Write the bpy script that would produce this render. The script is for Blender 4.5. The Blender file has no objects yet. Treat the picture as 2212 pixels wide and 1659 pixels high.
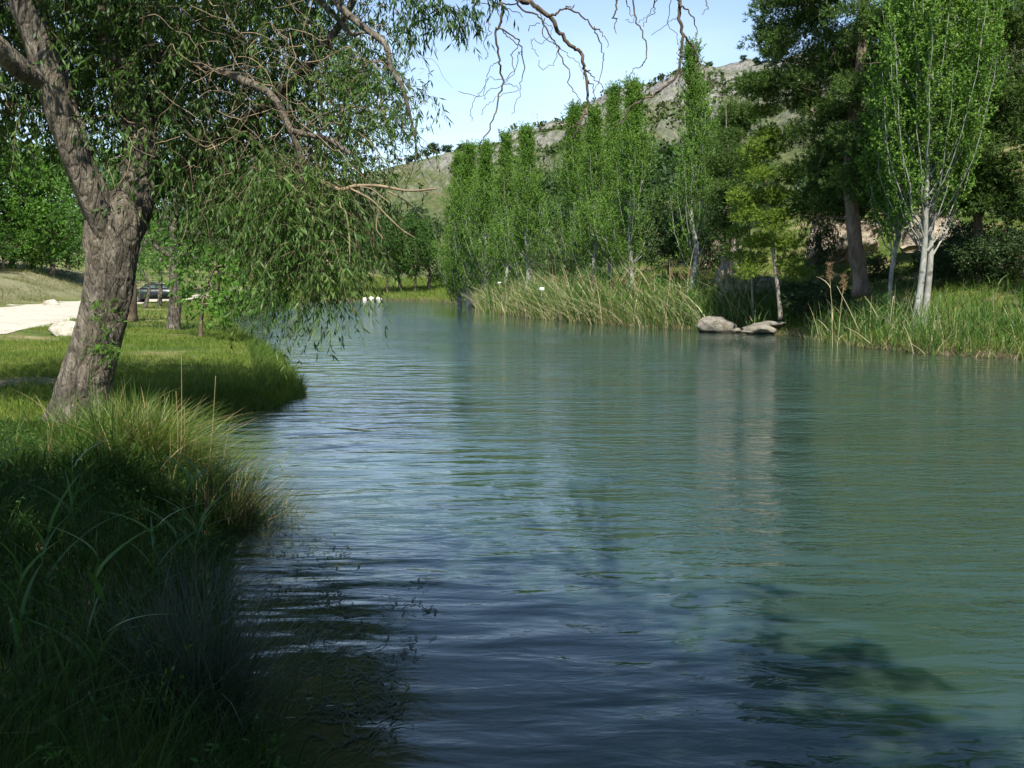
import bpy, math
import numpy as np
from mathutils import Vector

S = bpy.context.scene
COL = S.collection
rad = math.radians

# ------------------------------------------------------------------ camera, sky, sun, exposure
HC = 2.2                                   # eye height above the water (water is z = 0)
PITCH = math.atan(0.104)
cam_d = bpy.data.cameras.new('camera')
cam = bpy.data.objects.new('camera', cam_d)
COL.objects.link(cam)
cam.location = (0, 0, HC)
cam.rotation_euler = (math.pi / 2 - PITCH, 0, 0)
cam_d.sensor_width = 36
cam_d.lens = 36 * 1000 / 1024
cam_d.clip_start = 0.05
cam_d.clip_end = 6000
S.camera = cam

SUN_EL = rad(54)
SH = np.array([-0.06, 1.0]); SH = SH / np.linalg.norm(SH)     # direction in which shadows fall on the ground
sun_to = Vector((-SH[0] * math.cos(SUN_EL), -SH[1] * math.cos(SUN_EL), math.sin(SUN_EL)))
W = bpy.data.worlds.new('World')
S.world = W
W.use_nodes = True
nt = W.node_tree
nt.nodes.clear()
N = nt.nodes.new
out = N('ShaderNodeOutputWorld'); bg = N('ShaderNodeBackground')
sky = N('ShaderNodeTexSky'); sky.sky_type = 'NISHITA'; sky.sun_disc = False
sky.sun_elevation = SUN_EL
sky.sun_rotation = math.atan2(sun_to.x, sun_to.y)
sky.altitude = 300; sky.air_density = 1.0; sky.dust_density = 0.3; sky.ozone_density = 2.0
bg.inputs['Strength'].default_value = 0.105
# thin high cloud, the same all round the sky
tc = N('ShaderNodeTexCoord'); mp = N('ShaderNodeMapping'); mp.inputs['Scale'].default_value = (1.1, 1.6, 3.6)
mp.inputs['Location'].default_value = (0.35, 0.1, 0.2)
cn = N('ShaderNodeTexNoise'); cn.inputs['Scale'].default_value = 1.3; cn.inputs['Detail'].default_value = 5; cn.inputs['Roughness'].default_value = 0.5
cr = N('ShaderNodeValToRGB'); cr.color_ramp.elements[0].position = 0.43; cr.color_ramp.elements[1].position = 0.62
cr.color_ramp.elements[0].color = (0.03, 0.03, 0.03, 1); cr.color_ramp.elements[1].color = (0.72, 0.72, 0.72, 1)
mx = N('ShaderNodeMixRGB'); mx.inputs['Color2'].default_value = (6.7, 7.5, 8.6, 1)
L = nt.links.new
L(tc.outputs['Generated'], mp.inputs['Vector']); L(mp.outputs['Vector'], cn.inputs['Vector'])
sz_ = N('ShaderNodeSeparateXYZ'); L(tc.outputs['Generated'], sz_.inputs[0])
mr_ = N('ShaderNodeMapRange'); mr_.inputs['From Min'].default_value = 0.05; mr_.inputs['From Max'].default_value = 0.30
mr_.inputs['To Min'].default_value = 1.0; mr_.inputs['To Max'].default_value = 0.02
L(sz_.outputs['Z'], mr_.inputs['Value'])
mm_ = N('ShaderNodeMath'); mm_.operation = 'MULTIPLY'
L(cn.outputs['Fac'], cr.inputs['Fac']); L(cr.outputs['Color'], mm_.inputs[0]); L(mr_.outputs[0], mm_.inputs[1]); L(mm_.outputs[0], mx.inputs['Fac'])
L(sky.outputs['Color'], mx.inputs['Color1']); L(mx.outputs['Color'], bg.inputs['Color'])
L(bg.outputs['Background'], out.inputs['Surface'])

sun_d = bpy.data.lights.new('sun', 'SUN'); sun_d.energy = 5.0; sun_d.angle = rad(0.5); sun_d.color = (1.0, 0.95, 0.86)
sun = bpy.data.objects.new('sun', sun_d); COL.objects.link(sun)
sun.rotation_euler = sun_to.to_track_quat('Z', 'Y').to_euler()
sun.location = (10, -20, 40)

S.view_settings.view_transform = 'Standard'
S.view_settings.look = 'None'
S.view_settings.exposure = 0.98
S.view_settings.gamma = 1
S.view_settings.use_curve_mapping = False
S.cycles.max_bounces = 6
S.cycles.diffuse_bounces = 3
S.cycles.glossy_bounces = 3
S.cycles.transmission_bounces = 4

# ------------------------------------------------------------------ helpers
K = 2212 / 1024.0

def ray(x, y):
    a = (x / K - 512) / 1000.0
    b = (384 - y / K) / 1000.0
    cp, sp = math.cos(PITCH), math.sin(PITCH)
    return np.array([a, cp + b * sp, -sp + b * cp])

def pt(x, y, d):
    """A point seen at (x, y) of the photograph at forward distance d."""
    r = ray(x, y)
    return r * (d / r[1]) + np.array([0, 0, HC])

def arr(a):
    return np.asarray(a, dtype=np.float64)

def unit(v):
    v = arr(v)
    return v / np.maximum(np.linalg.norm(v, axis=-1, keepdims=True), 1e-9)

def hash2(ix, iy, seed):
    n = (ix.astype(np.int64) * 374761393 + iy.astype(np.int64) * 668265263 + seed * 974634777) & 0xFFFFFFFF
    n = ((n ^ (n >> 13)) * 1274126177) & 0xFFFFFFFF
    n = (n ^ (n >> 16)) & 0xFFFFFFFF
    return n / 4294967295.0

def vnoise(x, y, seed=0):
    x = arr(x); y = arr(y)
    ix = np.floor(x); iy = np.floor(y)
    fx = x - ix; fy = y - iy
    fx = fx * fx * (3 - 2 * fx); fy = fy * fy * (3 - 2 * fy)
    a = hash2(ix, iy, seed); b = hash2(ix + 1, iy, seed)
    c = hash2(ix, iy + 1, seed); d = hash2(ix + 1, iy + 1, seed)
    return a + (b - a) * fx + (c - a) * fy + (a - b - c + d) * fx * fy

def fbm(x, y, seed=0, octaves=4, gain=0.5):
    s = 0; amp = 1; tot = 0
    for o in range(octaves):
        s = s + amp * vnoise(x * 2 ** o + 17.3 * o, y * 2 ** o - 9.1 * o, seed + o)
        tot += amp; amp *= gain
    return s / tot

def smooth(a, b, x):
    t = np.clip((arr(x) - a) / (b - a), 0, 1)
    return t * t * (3 - 2 * t)

class MB:
    """Collects vertices and faces of one mesh."""
    def __init__(self):
        self.v = []; self.q = []; self.t = []; self.qm = []; self.tm = []; self.n = 0
    def add(self, v, q=None, t=None, mat=0):
        v = arr(v).reshape(-1, 3)
        if q is not None and len(q):
            q = np.asarray(q, dtype=np.int64).reshape(-1, 4); self.q.append(q + self.n); self.qm.append(np.full(len(q), mat))
        if t is not None and len(t):
            t = np.asarray(t, dtype=np.int64).reshape(-1, 3); self.t.append(t + self.n); self.tm.append(np.full(len(t), mat))
        self.v.append(v); self.n += len(v)
    def mesh(self, name, mats, smoothed=False):
        me = bpy.data.meshes.new(name)
        V = np.concatenate(self.v) if self.v else np.zeros((0, 3))
        Q = np.concatenate(self.q) if self.q else np.zeros((0, 4), dtype=np.int64)
        T = np.concatenate(self.t) if self.t else np.zeros((0, 3), dtype=np.int64)
        me.vertices.add(len(V)); me.vertices.foreach_set('co', V.astype(np.float32).ravel())
        loops = np.concatenate([Q.ravel(), T.ravel()]).astype(np.int32)
        me.loops.add(len(loops)); me.loops.foreach_set('vertex_index', loops)
        starts = np.concatenate([np.arange(len(Q)) * 4, len(Q) * 4 + np.arange(len(T)) * 3]).astype(np.int32)
        me.polygons.add(len(starts)); me.polygons.foreach_set('loop_start', starts)
        mi = np.concatenate((self.qm or [np.zeros(0)]) + (self.tm or [np.zeros(0)])).astype(np.int32)
        me.polygons.foreach_set('material_index', mi)
        if smoothed:
            me.polygons.foreach_set('use_smooth', np.ones(len(starts), dtype=bool))
        for m in (mats if isinstance(mats, (list, tuple)) else [mats]):
            me.materials.append(m)
        me.update(calc_edges=True)
        me.validate()
        return me
    def build(self, name, mats, parent=None, smoothed=False, loc=None):
        o = bpy.data.objects.new(name, self.mesh(name, mats, smoothed))
        COL.objects.link(o)
        if parent is not None:
            o.parent = parent
        if loc is not None:
            o.location = loc
        return o

def empty(name, loc, rz=0.0, scale=1.0):
    o = bpy.data.objects.new(name, None)
    COL.objects.link(o)
    o.location = loc; o.rotation_euler = (0, 0, rz); o.scale = (scale,) * 3
    o.empty_display_size = 0.3
    return o

def tag(o, label=None, cat=None, group=None, kind=None):
    if label: o['label'] = label
    if cat: o['category'] = cat
    if group: o['group'] = group
    if kind: o['kind'] = kind
    return o

def copy_tree(o, parent=None):
    c = o.copy(); COL.objects.link(c); c.parent = parent
    for ch in list(o.children):
        copy_tree(ch, c)
    return c

def frames(P):
    """Directions and two perpendiculars along a polyline."""
    P = arr(P)
    d = np.gradient(P, axis=0); d = unit(d)
    ref = np.tile(np.array([0.31, 0.77, 0.55]), (len(P), 1))
    a = np.cross(d, ref); a = unit(a)
    b = np.cross(d, a)
    return d, a, b

def tube(mb, P, R, n=6, mat=0, cap=True):
    P = arr(P); R = arr(R)
    if len(P) < 2: return
    d, a, b = frames(P)
    th = np.arange(n) * 2 * np.pi / n
    V = P[:, None, :] + R[:, None, None] * (np.cos(th)[None, :, None] * a[:, None, :] + np.sin(th)[None, :, None] * b[:, None, :])
    m = len(P)
    i = np.arange(m - 1)[:, None]; j = np.arange(n)[None, :]
    q = np.stack([i * n + j, i * n + (j + 1) % n, (i + 1) * n + (j + 1) % n, (i + 1) * n + j], -1)
    V = V.reshape(-1, 3); q = q.reshape(-1, 4)
    t = None
    if cap:
        V = np.concatenate([V, P[-1:] + d[-1:] * R[-1], P[:1]])
        k = np.arange(n); top = (m - 1) * n
        t = np.concatenate([np.stack([top + k, top + (k + 1) % n, np.full(n, m * n)], -1),
                            np.stack([(k + 1) % n, k, np.full(n, m * n + 1)], -1)])
    mb.add(V, q, t, mat)

def spline(P, n):
    """Catmull-Rom through rows of P (any number of columns), n samples."""
    P = arr(P)
    if len(P) == 2:
        t = np.linspace(0, 1, n)[:, None]
        return P[0] * (1 - t) + P[1] * t
    E = np.concatenate([2 * P[:1] - P[1:2], P, 2 * P[-1:] - P[-2:-1]])
    u = np.linspace(0, len(P) - 1 - 1e-6, n)
    i = np.floor(u).astype(int); f = (u - i)[:, None]
    p0, p1, p2, p3 = E[i], E[i + 1], E[i + 2], E[i + 3]
    return 0.5 * (2 * p1 + (p2 - p0) * f + (2 * p0 - 5 * p1 + 4 * p2 - p3) * f ** 2 + (3 * p1 - p0 - 3 * p2 + p3) * f ** 3)

def leaf_quads(mb, P, D, Ln, Wd, rng, mat=0, droop=0.0):
    """One folded four-cornered leaf per row."""
    n = len(P)
    D = unit(D)
    side = unit(np.cross(D, rng.normal(size=(n, 3))))
    nn = np.cross(side, D)
    Ln = np.broadcast_to(arr(Ln), (n,))[:, None]; Wd = np.broadcast_to(arr(Wd), (n,))[:, None]
    mid = P + D * Ln * 0.45
    tip = P + D * Ln + nn * Ln * 0.08 * rng.normal(size=(n, 1)) + np.array([0, 0, -1.0]) * Ln * droop
    V = np.stack([P, mid + side * Wd * 0.5 + nn * Wd * 0.15, tip, mid - side * Wd * 0.5 + nn * Wd * 0.15], 1)
    q = np.arange(n)[:, None] * 4 + np.arange(4)[None, :]
    mb.add(V.reshape(-1, 3), q, None, mat)

def blades(mb, P, H, Wd, lean, rng, segs=3, mat=0, bend=2.0):
    """Grass blades: tapering bent strips."""
    n = len(P)
    H = np.broadcast_to(arr(H), (n,)); Wd = np.broadcast_to(arr(Wd), (n,))
    a = rng.uniform(0, 2 * np.pi, n)
    side = np.stack([np.cos(a), np.sin(a), np.zeros(n)], -1)
    lean3 = np.concatenate([arr(lean), np.zeros((n, 1))], 1)
    ll = np.linalg.norm(lean3, axis=1)
    V = []
    for i in range(segs + 1):
        t = i / segs
        rise = t * (1 - 0.35 * np.clip(ll, 0, 1.6) * t)
        c = P + np.array([0, 0, 1.0]) * (H * rise)[:, None] + lean3 * (H * t ** bend)[:, None]
        w = Wd * (1 - t) ** 0.6 * (0.75 + 0.25 * min(1, t * 4))
        if i < segs:
            V.append(c - side * w[:, None] * 0.5); V.append(c + side * w[:, None] * 0.5)
        else:
            V.append(c)
    m = 2 * segs + 1
    V = np.stack(V, 1)
    base = np.arange(n)[:, None] * m
    q = [base + np.array([[2 * i, 2 * i + 1, 2 * i + 3, 2 * i + 2]]) for i in range(segs - 1)]
    t = base + np.array([[2 * segs - 2, 2 * segs - 1, 2 * segs]])
    mb.add(V.reshape(-1, 3), np.concatenate(q) if q else None, t, mat)

def ribbons(mb, P, Wd, rng, mat=0):
    """P is (n, k, 3): thin flat twigs."""
    n, k, _ = P.shape
    side = unit(rng.normal(size=(n, 1, 3)))
    w = (np.broadcast_to(arr(Wd), (n,))[:, None] * np.linspace(1, 0.4, k)[None, :])[:, :, None]
    V = np.stack([P - side * w * 0.5, P + side * w * 0.5], 2).reshape(n, 2 * k, 3)
    base = np.arange(n)[:, None, None] * 2 * k
    i = np.arange(k - 1)[None, :, None] * 2
    q = base + i + np.array([0, 1, 3, 2])[None, None, :]
    mb.add(V.reshape(-1, 3), q.reshape(-1, 4), None, mat)

def grow(main, attract, rng, steps=5, wig=0.08, rtip=0.006, gain=0.5, up=0.25, rmax=0.12):
    """Branches from the polylines in main (rows x, y, z, r) out to every attractor, each joined to the nearest
    wood grown so far. Returns chains of (points, radii)."""
    nodes = [m[:, :3] for m in main]
    pos = np.concatenate(nodes); par = [-1] * len(pos)
    attract = arr(attract)
    d0 = np.min(np.linalg.norm(attract[:, None, :] - pos[None, ::2, :], axis=2), axis=1)
    order = np.argsort(d0)
    cap = len(pos) + len(attract) * steps
    buf = np.zeros((cap, 3)); buf[:len(pos)] = pos; n = len(pos)
    nmain = n
    chains = []
    for ai in order:
        a = attract[ai]
        dv = buf[:n] - a
        dist = np.linalg.norm(dv, axis=1) + up * np.maximum(0, dv[:, 2])
        k = int(np.argmin(dist))
        s = buf[k]
        vec = a - s; ln = np.linalg.norm(vec)
        t = (np.arange(1, steps + 1) / steps)[:, None]
        sag = np.array([0, 0, 1.0]) * ln * 0.16 * (4 * t * (1 - t))
        jit = rng.normal(size=(steps, 3)) * ln * wig; jit[-1] = 0
        p = s + vec * t + sag + jit
        idx = [k]
        for j in range(steps):
            buf[n] = p[j]; par.append(idx[-1]); idx.append(n); n += 1
        chains.append(idx)
    cnt = np.zeros(n)
    for c in chains: cnt[c[-1]] = 1
    for i in range(n - 1, nmain - 1, -1):
        cnt[i] = max(cnt[i], 1)
        if par[i] >= nmain: cnt[par[i]] += cnt[i]
    r = np.minimum(rtip * cnt ** gain, rmax)
    res = []
    for c in chains:
        R = r[c].copy(); R[0] = R[1]
        res.append((buf[c], R))
    return res

def in_poly(x, y, poly):
    x = arr(x); y = arr(y)
    c = np.zeros(x.shape, dtype=bool)
    n = len(poly); j = n - 1
    for i in range(n):
        xi, yi = poly[i]; xj, yj = poly[j]
        m = ((yi > y) != (yj > y)) & (x < (xj - xi) * (y - yi) / (yj - yi + 1e-12) + xi)
        c ^= m; j = i
    return c

def poly_dist(x, y, poly):
    x = arr(x); y = arr(y)
    best = np.full(x.shape, 1e9)
    n = len(poly)
    for i in range(n):
        ax, ay = poly[i]; bx, by = poly[(i + 1) % n]
        dx, dy = bx - ax, by - ay
        t = np.clip(((x - ax) * dx + (y - ay) * dy) / (dx * dx + dy * dy), 0, 1)
        best = np.minimum(best, np.hypot(x - ax - t * dx, y - ay - t * dy))
    return best

# ------------------------------------------------------------------ materials
def new_mat(name):
    m = bpy.data.materials.new(name); m.use_nodes = True
    t = m.node_tree; t.nodes.clear()
    return m, t

def node(t, kind, **kw):
    n = t.nodes.new('ShaderNode' + kind)
    for k, v in kw.items():
        if k in n.inputs: n.inputs[k].default_value = v
        else: setattr(n, k, v)
    return n

def rgba(c): return (c[0], c[1], c[2], 1)

def ramp(t, stops):
    r = node(t, 'ValToRGB'); e = r.color_ramp.elements
    e[0].position, e[0].color = stops[0][0], rgba(stops[0][1])
    e[1].position, e[1].color = stops[-1][0], rgba(stops[-1][1])
    for p, c in stops[1:-1]:
        k = e.new(p); k.color = rgba(c)
    return r

def leaf_mat(name, cols, trans=0.35, rough=0.5, spec=0.2, tcol=(1.15, 1.25, 0.6), patch=0.5):
    """cols: colours picked leaf by leaf, shifted a little from bough to bough."""
    m, t = new_mat(name); ln = t.links.new
    g = node(t, 'NewGeometry')
    nz = node(t, 'TexNoise', Scale=patch, Detail=2.0)
    tc = node(t, 'TexCoord'); ln(tc.outputs['Object'], nz.inputs['Vector'])
    ma = node(t, 'Math', operation='MULTIPLY_ADD'); ma.inputs[1].default_value = 0.9; ma.inputs[2].default_value = -0.22
    ln(nz.outputs['Fac'], ma.inputs[0])
    mb_ = node(t, 'Math', operation='MULTIPLY_ADD'); mb_.inputs[1].default_value = 0.6
    ln(g.outputs['Random Per Island'], mb_.inputs[0]); ln(ma.outputs[0], mb_.inputs[2])
    r = ramp(t, [(i / (len(cols) - 1), c) for i, c in enumerate(cols)])
    ln(mb_.outputs[0], r.inputs['Fac'])
    p = node(t, 'BsdfPrincipled', Roughness=rough)
    p.inputs['Specular IOR Level'].default_value = spec
    ln(r.outputs['Color'], p.inputs['Base Color'])
    tr = node(t, 'BsdfTranslucent')
    mul = node(t, 'MixRGB', blend_type='MULTIPLY'); mul.inputs['Fac'].default_value = 1; mul.inputs['Color2'].default_value = rgba(tcol)
    ln(r.outputs['Color'], mul.inputs['Color1']); ln(mul.outputs['Color'], tr.inputs['Color'])
    mix = node(t, 'MixShader'); mix.inputs['Fac'].default_value = trans
    ln(p.outputs[0], mix.inputs[1]); ln(tr.outputs[0], mix.inputs[2])
    o = node(t, 'OutputMaterial'); ln(mix.outputs[0], o.inputs['Surface'])
    return m

def bark_mat(name, c1, c2, c3, scale=6.0, stretch=0.22, bump=0.5, dist=0.03, spots=None):
    m, t = new_mat(name); ln = t.links.new
    tc = node(t, 'TexCoord'); mp = node(t, 'Mapping'); mp.inputs['Scale'].default_value = (1, 1, stretch)
    ln(tc.outputs['Object'], mp.inputs['Vector'])
    n1 = node(t, 'TexNoise', Scale=scale, Detail=6.0, Roughness=0.65, Distortion=0.6); ln(mp.outputs[0], n1.inputs['Vector'])
    n2 = node(t, 'TexNoise', Scale=scale * 0.22, Detail=3.0); ln(tc.outputs['Object'], n2.inputs['Vector'])
    vo = node(t, 'TexVoronoi', Scale=scale * 1.4, feature='DISTANCE_TO_EDGE'); ln(mp.outputs[0], vo.inputs['Vector'])
    r = ramp(t, [(0.28, c1), (0.5, c2), (0.74, c3)]); ln(n1.outputs['Fac'], r.inputs['Fac'])
    r2 = ramp(t, [(0.3, (0.62, 0.62, 0.62)), (0.7, (1.15, 1.12, 1.05))]); ln(n2.outputs['Fac'], r2.inputs['Fac'])
    mul = node(t, 'MixRGB', blend_type='MULTIPLY'); mul.inputs['Fac'].default_value = 1
    ln(r.outputs['Color'], mul.inputs['Color1']); ln(r2.outputs['Color'], mul.inputs['Color2'])
    col = mul.outputs['Color']
    vr = ramp(t, [(0.0, (0, 0, 0)), (0.16, (1, 1, 1))]); ln(vo.outputs['Distance'], vr.inputs['Fac'])
    if spots:
        ns = node(t, 'TexNoise', Scale=scale * 0.8, Detail=2.0); ln(tc.outputs['Object'], ns.inputs['Vector'])
        rs = ramp(t, [(0.60, (0, 0, 0)), (0.68, (1, 1, 1))]); ln(ns.outputs['Fac'], rs.inputs['Fac'])
        mm = node(t, 'MixRGB'); mm.inputs['Color2'].default_value = rgba(spots)
        ln(rs.outputs['Color'], mm.inputs['Fac']); ln(col, mm.inputs['Color1']); col = mm.outputs['Color']
    ad = node(t, 'Math', operation='MULTIPLY_ADD'); ad.inputs[1].default_value = 0.14
    ln(vr.outputs['Color'], ad.inputs[0]); ln(n1.outputs['Fac'], ad.inputs[2])
    bp = node(t, 'Bump', Strength=bump, Distance=dist); ln(ad.outputs[0], bp.inputs['Height'])
    p = node(t, 'BsdfPrincipled', Roughness=0.85); p.inputs['Specular IOR Level'].default_value = 0.2
    ln(col, p.inputs['Base Color']); ln(bp.outputs[0], p.inputs['Normal'])
    o = node(t, 'OutputMaterial'); ln(p.outputs[0], o.inputs['Surface'])
    return m

def rock_mat(name, cols, scale=1.5, bump=0.6, dist=0.1, wet=False):
    m, t = new_mat(name); ln = t.links.new
    tc = node(t, 'TexCoord')
    n1 = node(t, 'TexNoise', Scale=scale, Detail=8.0, Roughness=0.62); ln(tc.outputs['Object'], n1.inputs['Vector'])
    n2 = node(t, 'TexNoise', Scale=scale * 6, Detail=5.0, Roughness=0.7); ln(tc.outputs['Object'], n2.inputs['Vector'])
    r = ramp(t, [(0.3, cols[0]), (0.5, cols[1]), (0.7, cols[2])]); ln(n1.outputs['Fac'], r.inputs['Fac'])
    r2 = ramp(t, [(0.32, (0.5, 0.47, 0.42)), (0.6, (1.1, 1.1, 1.1))]); ln(n2.outputs['Fac'], r2.inputs['Fac'])
    mul = node(t, 'MixRGB', blend_type='MULTIPLY'); mul.inputs['Fac'].default_value = 0.8
    ln(r.outputs['Color'], mul.inputs['Color1']); ln(r2.outputs['Color'], mul.inputs['Color2'])
    ad = node(t, 'Math', operation='ADD'); ln(n1.outputs['Fac'], ad.inputs[0]); ln(n2.outputs['Fac'], ad.inputs[1])
    if wet:
        gp = node(t, 'NewGeometry'); sz = node(t, 'SeparateXYZ'); ln(gp.outputs['Position'], sz.inputs[0])
        wa = node(t, 'Math', operation='MULTIPLY_ADD'); wa.inputs[1].default_value = 0.12; ln(n2.outputs['Fac'], wa.inputs[0]); wa.inputs[2].default_value = 0.04
        wl = node(t, 'Math', operation='LESS_THAN'); ln(sz.outputs['Z'], wl.inputs[0]); ln(wa.outputs[0], wl.inputs[1])
        wm = node(t, 'MixRGB'); wm.inputs['Color2'].default_value = (0.06, 0.05, 0.035, 1)
        ln(wl.outputs[0], wm.inputs['Fac']); ln(mul.outputs['Color'], wm.inputs['Color1']); mul = wm
    bp = node(t, 'Bump', Strength=bump, Distance=dist); ln(ad.outputs[0], bp.inputs['Height'])
    p = node(t, 'BsdfPrincipled', Roughness=0.9); p.inputs['Specular IOR Level'].default_value = 0.2
    ln(mul.outputs['Color'], p.inputs['Base Color']); ln(bp.outputs[0], p.inputs['Normal'])
    o = node(t, 'OutputMaterial'); ln(p.outputs[0], o.inputs['Surface'])
    return m

def plain_mat(name, c, rough=0.5, metal=0.0, var=0.15, scale=8.0, spec=0.4):
    m, t = new_mat(name); ln = t.links.new
    tc = node(t, 'TexCoord'); nz = node(t, 'TexNoise', Scale=scale, Detail=4.0); ln(tc.outputs['Object'], nz.inputs['Vector'])
    r = ramp(t, [(0.3, [k * (1 - var) for k in c]), (0.7, [min(1, k * (1 + var)) for k in c])]); ln(nz.outputs['Fac'], r.inputs['Fac'])
    p = node(t, 'BsdfPrincipled', Roughness=rough, Metallic=metal); p.inputs['Specular IOR Level'].default_value = spec
    ln(r.outputs['Color'], p.inputs['Base Color'])
    o = node(t, 'OutputMaterial'); ln(p.outputs[0], o.inputs['Surface'])
    return m

M_WILLOW = leaf_mat('willow_leaf', [(0.018, 0.042, 0.010), (0.042, 0.092, 0.018), (0.078, 0.15, 0.03), (0.15, 0.22, 0.06)], 0.32, 0.5, 0.22)
M_OVER = leaf_mat('overhang_leaf', [(0.025, 0.055, 0.016), (0.05, 0.10, 0.03), (0.08, 0.15, 0.045)], 0.3)
M_POPLAR = leaf_mat('poplar_leaf', [(0.042, 0.095, 0.018), (0.092, 0.185, 0.032), (0.145, 0.255, 0.046), (0.21, 0.31, 0.075)], 0.40, 0.55, 0.12, patch=0.35)
M_PINE = leaf_mat('pine_needles', [(0.024, 0.052, 0.013), (0.048, 0.094, 0.019), (0.08, 0.136, 0.027), (0.125, 0.175, 0.04)], 0.22, 0.6, 0.2, patch=0.4)
M_YPINE = leaf_mat('young_pine_needles', [(0.075, 0.125, 0.016), (0.125, 0.195, 0.024), (0.18, 0.25, 0.036)], 0.28, 0.6, 0.2, patch=0.6)
M_BROAD = leaf_mat('broad_leaf', [(0.025, 0.06, 0.012), (0.05, 0.115, 0.02), (0.09, 0.17, 0.035)], 0.35, 0.5, 0.2, patch=0.3)
M_BRIGHT = leaf_mat('bright_leaf', [(0.045, 0.11, 0.016), (0.08, 0.18, 0.025), (0.13, 0.24, 0.04)], 0.4, 0.5, 0.2, patch=0.5)
M_SHRUB = leaf_mat('shrub_leaf', [(0.018, 0.04, 0.011), (0.035, 0.07, 0.018), (0.06, 0.10, 0.028)], 0.25, 0.55, 0.3, patch=0.5)
M_SCRUB = leaf_mat('hill_scrub', [(0.035, 0.055, 0.02), (0.06, 0.09, 0.03), (0.10, 0.125, 0.045)], 0.15, 0.7, 0.1, patch=0.02)
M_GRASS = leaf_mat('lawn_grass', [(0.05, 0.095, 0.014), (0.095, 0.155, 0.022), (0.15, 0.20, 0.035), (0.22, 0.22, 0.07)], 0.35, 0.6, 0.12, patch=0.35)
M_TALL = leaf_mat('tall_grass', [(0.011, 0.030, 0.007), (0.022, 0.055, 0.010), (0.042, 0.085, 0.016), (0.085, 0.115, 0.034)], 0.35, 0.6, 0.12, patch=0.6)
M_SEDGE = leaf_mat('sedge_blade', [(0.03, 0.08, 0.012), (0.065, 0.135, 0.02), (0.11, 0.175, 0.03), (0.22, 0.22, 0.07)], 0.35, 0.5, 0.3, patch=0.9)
M_STRAW = leaf_mat('straw', [(0.19, 0.15, 0.06), (0.30, 0.24, 0.11), (0.40, 0.34, 0.18)], 0.25, 0.6, 0.2, tcol=(1, 0.95, 0.8))
M_FRINGE = leaf_mat('fringe_grass', [(0.03, 0.068, 0.012), (0.06, 0.115, 0.02), (0.10, 0.155, 0.03), (0.16, 0.19, 0.06)], 0.35, 0.6, 0.12, patch=0.6)
M_DRYGRASS = leaf_mat('dry_grass', [(0.07, 0.10, 0.03), (0.14, 0.15, 0.06), (0.24, 0.21, 0.11)], 0.25, 0.6, 0.1)
M_RUSH = leaf_mat('rush_stem', [(0.03, 0.05, 0.03), (0.05, 0.075, 0.045), (0.10, 0.10, 0.075)], 0.15, 0.5, 0.35, patch=1.5)
M_CANE = leaf_mat('reed_cane_leaf', [(0.035, 0.085, 0.02), (0.06, 0.135, 0.03), (0.10, 0.18, 0.05)], 0.35, 0.4, 0.4, patch=0.8)
M_REED = leaf_mat('reed_green', [(0.026, 0.07, 0.014), (0.055, 0.125, 0.022), (0.10, 0.175, 0.035), (0.17, 0.215, 0.065)], 0.35, 0.5, 0.3, patch=0.4)
M_DRYREED = leaf_mat('reed_dry', [(0.20, 0.16, 0.075), (0.33, 0.295, 0.155), (0.46, 0.43, 0.27)], 0.2, 0.6, 0.2, tcol=(1, 0.95, 0.8), patch=0.5)
M_PLUME = leaf_mat('reed_plume', [(0.20, 0.13, 0.07), (0.32, 0.22, 0.12), (0.42, 0.31, 0.18)], 0.4, 0.7, 0.1, tcol=(1, 0.95, 0.8))
M_WEED = leaf_mat('pond_weed', [(0.010, 0.018, 0.008), (0.022, 0.034, 0.012), (0.045, 0.055, 0.02)], 0.1, 0.5, 0.2, patch=1.5)
M_WBARK = bark_mat('willow_bark', (0.05, 0.042, 0.032), (0.145, 0.127, 0.10), (0.28, 0.255, 0.21), 11.0, 0.3, 1.0, 0.09)
M_WTWIG = bark_mat('willow_twig', (0.08, 0.06, 0.042), (0.17, 0.13, 0.09), (0.28, 0.22, 0.15), 12.0, 0.3, 0.3, 0.01)
M_OTWIG = bark_mat('bough_bark', (0.045, 0.036, 0.027), (0.10, 0.08, 0.06), (0.18, 0.145, 0.10), 12.0, 0.3, 0.3, 0.01)
M_PALETWIG = bark_mat('pale_twig', (0.18, 0.135, 0.085), (0.27, 0.21, 0.135), (0.38, 0.31, 0.21), 12.0, 0.3, 0.2, 0.01)
M_PBARK = bark_mat('poplar_bark', (0.14, 0.14, 0.12), (0.30, 0.305, 0.275), (0.46, 0.465, 0.425), 4.0, 0.8, 0.3, 0.02, (0.11, 0.11, 0.09))
M_PINEBARK = bark_mat('pine_bark', (0.075, 0.055, 0.042), (0.17, 0.13, 0.10), (0.29, 0.235, 0.19), 6.0, 0.3, 0.9, 0.05)
M_YPBARK = bark_mat('young_pine_bark', (0.16, 0.14, 0.11), (0.28, 0.25, 0.20), (0.38, 0.35, 0.29), 8.0, 0.4, 0.4, 0.02)
M_BROWNBARK = bark_mat('brown_bark', (0.06, 0.045, 0.032), (0.13, 0.10, 0.07), (0.21, 0.17, 0.12), 8.0, 0.3, 0.5, 0.02)
M_ROCK = rock_mat('limestone', [(0.17, 0.15, 0.115), (0.31, 0.285, 0.23), (0.43, 0.40, 0.33)], 2.6, 1.0, 0.16, True)
M_PALEROCK = rock_mat('pale_stone', [(0.26, 0.235, 0.185), (0.42, 0.385, 0.31), (0.54, 0.50, 0.41)], 2.0, 0.7, 0.1)
M_CLIFF = rock_mat('cliff_rock', [(0.17, 0.135, 0.095), (0.30, 0.255, 0.19), (0.40, 0.35, 0.27)], 0.6, 0.8, 0.3)

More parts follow.
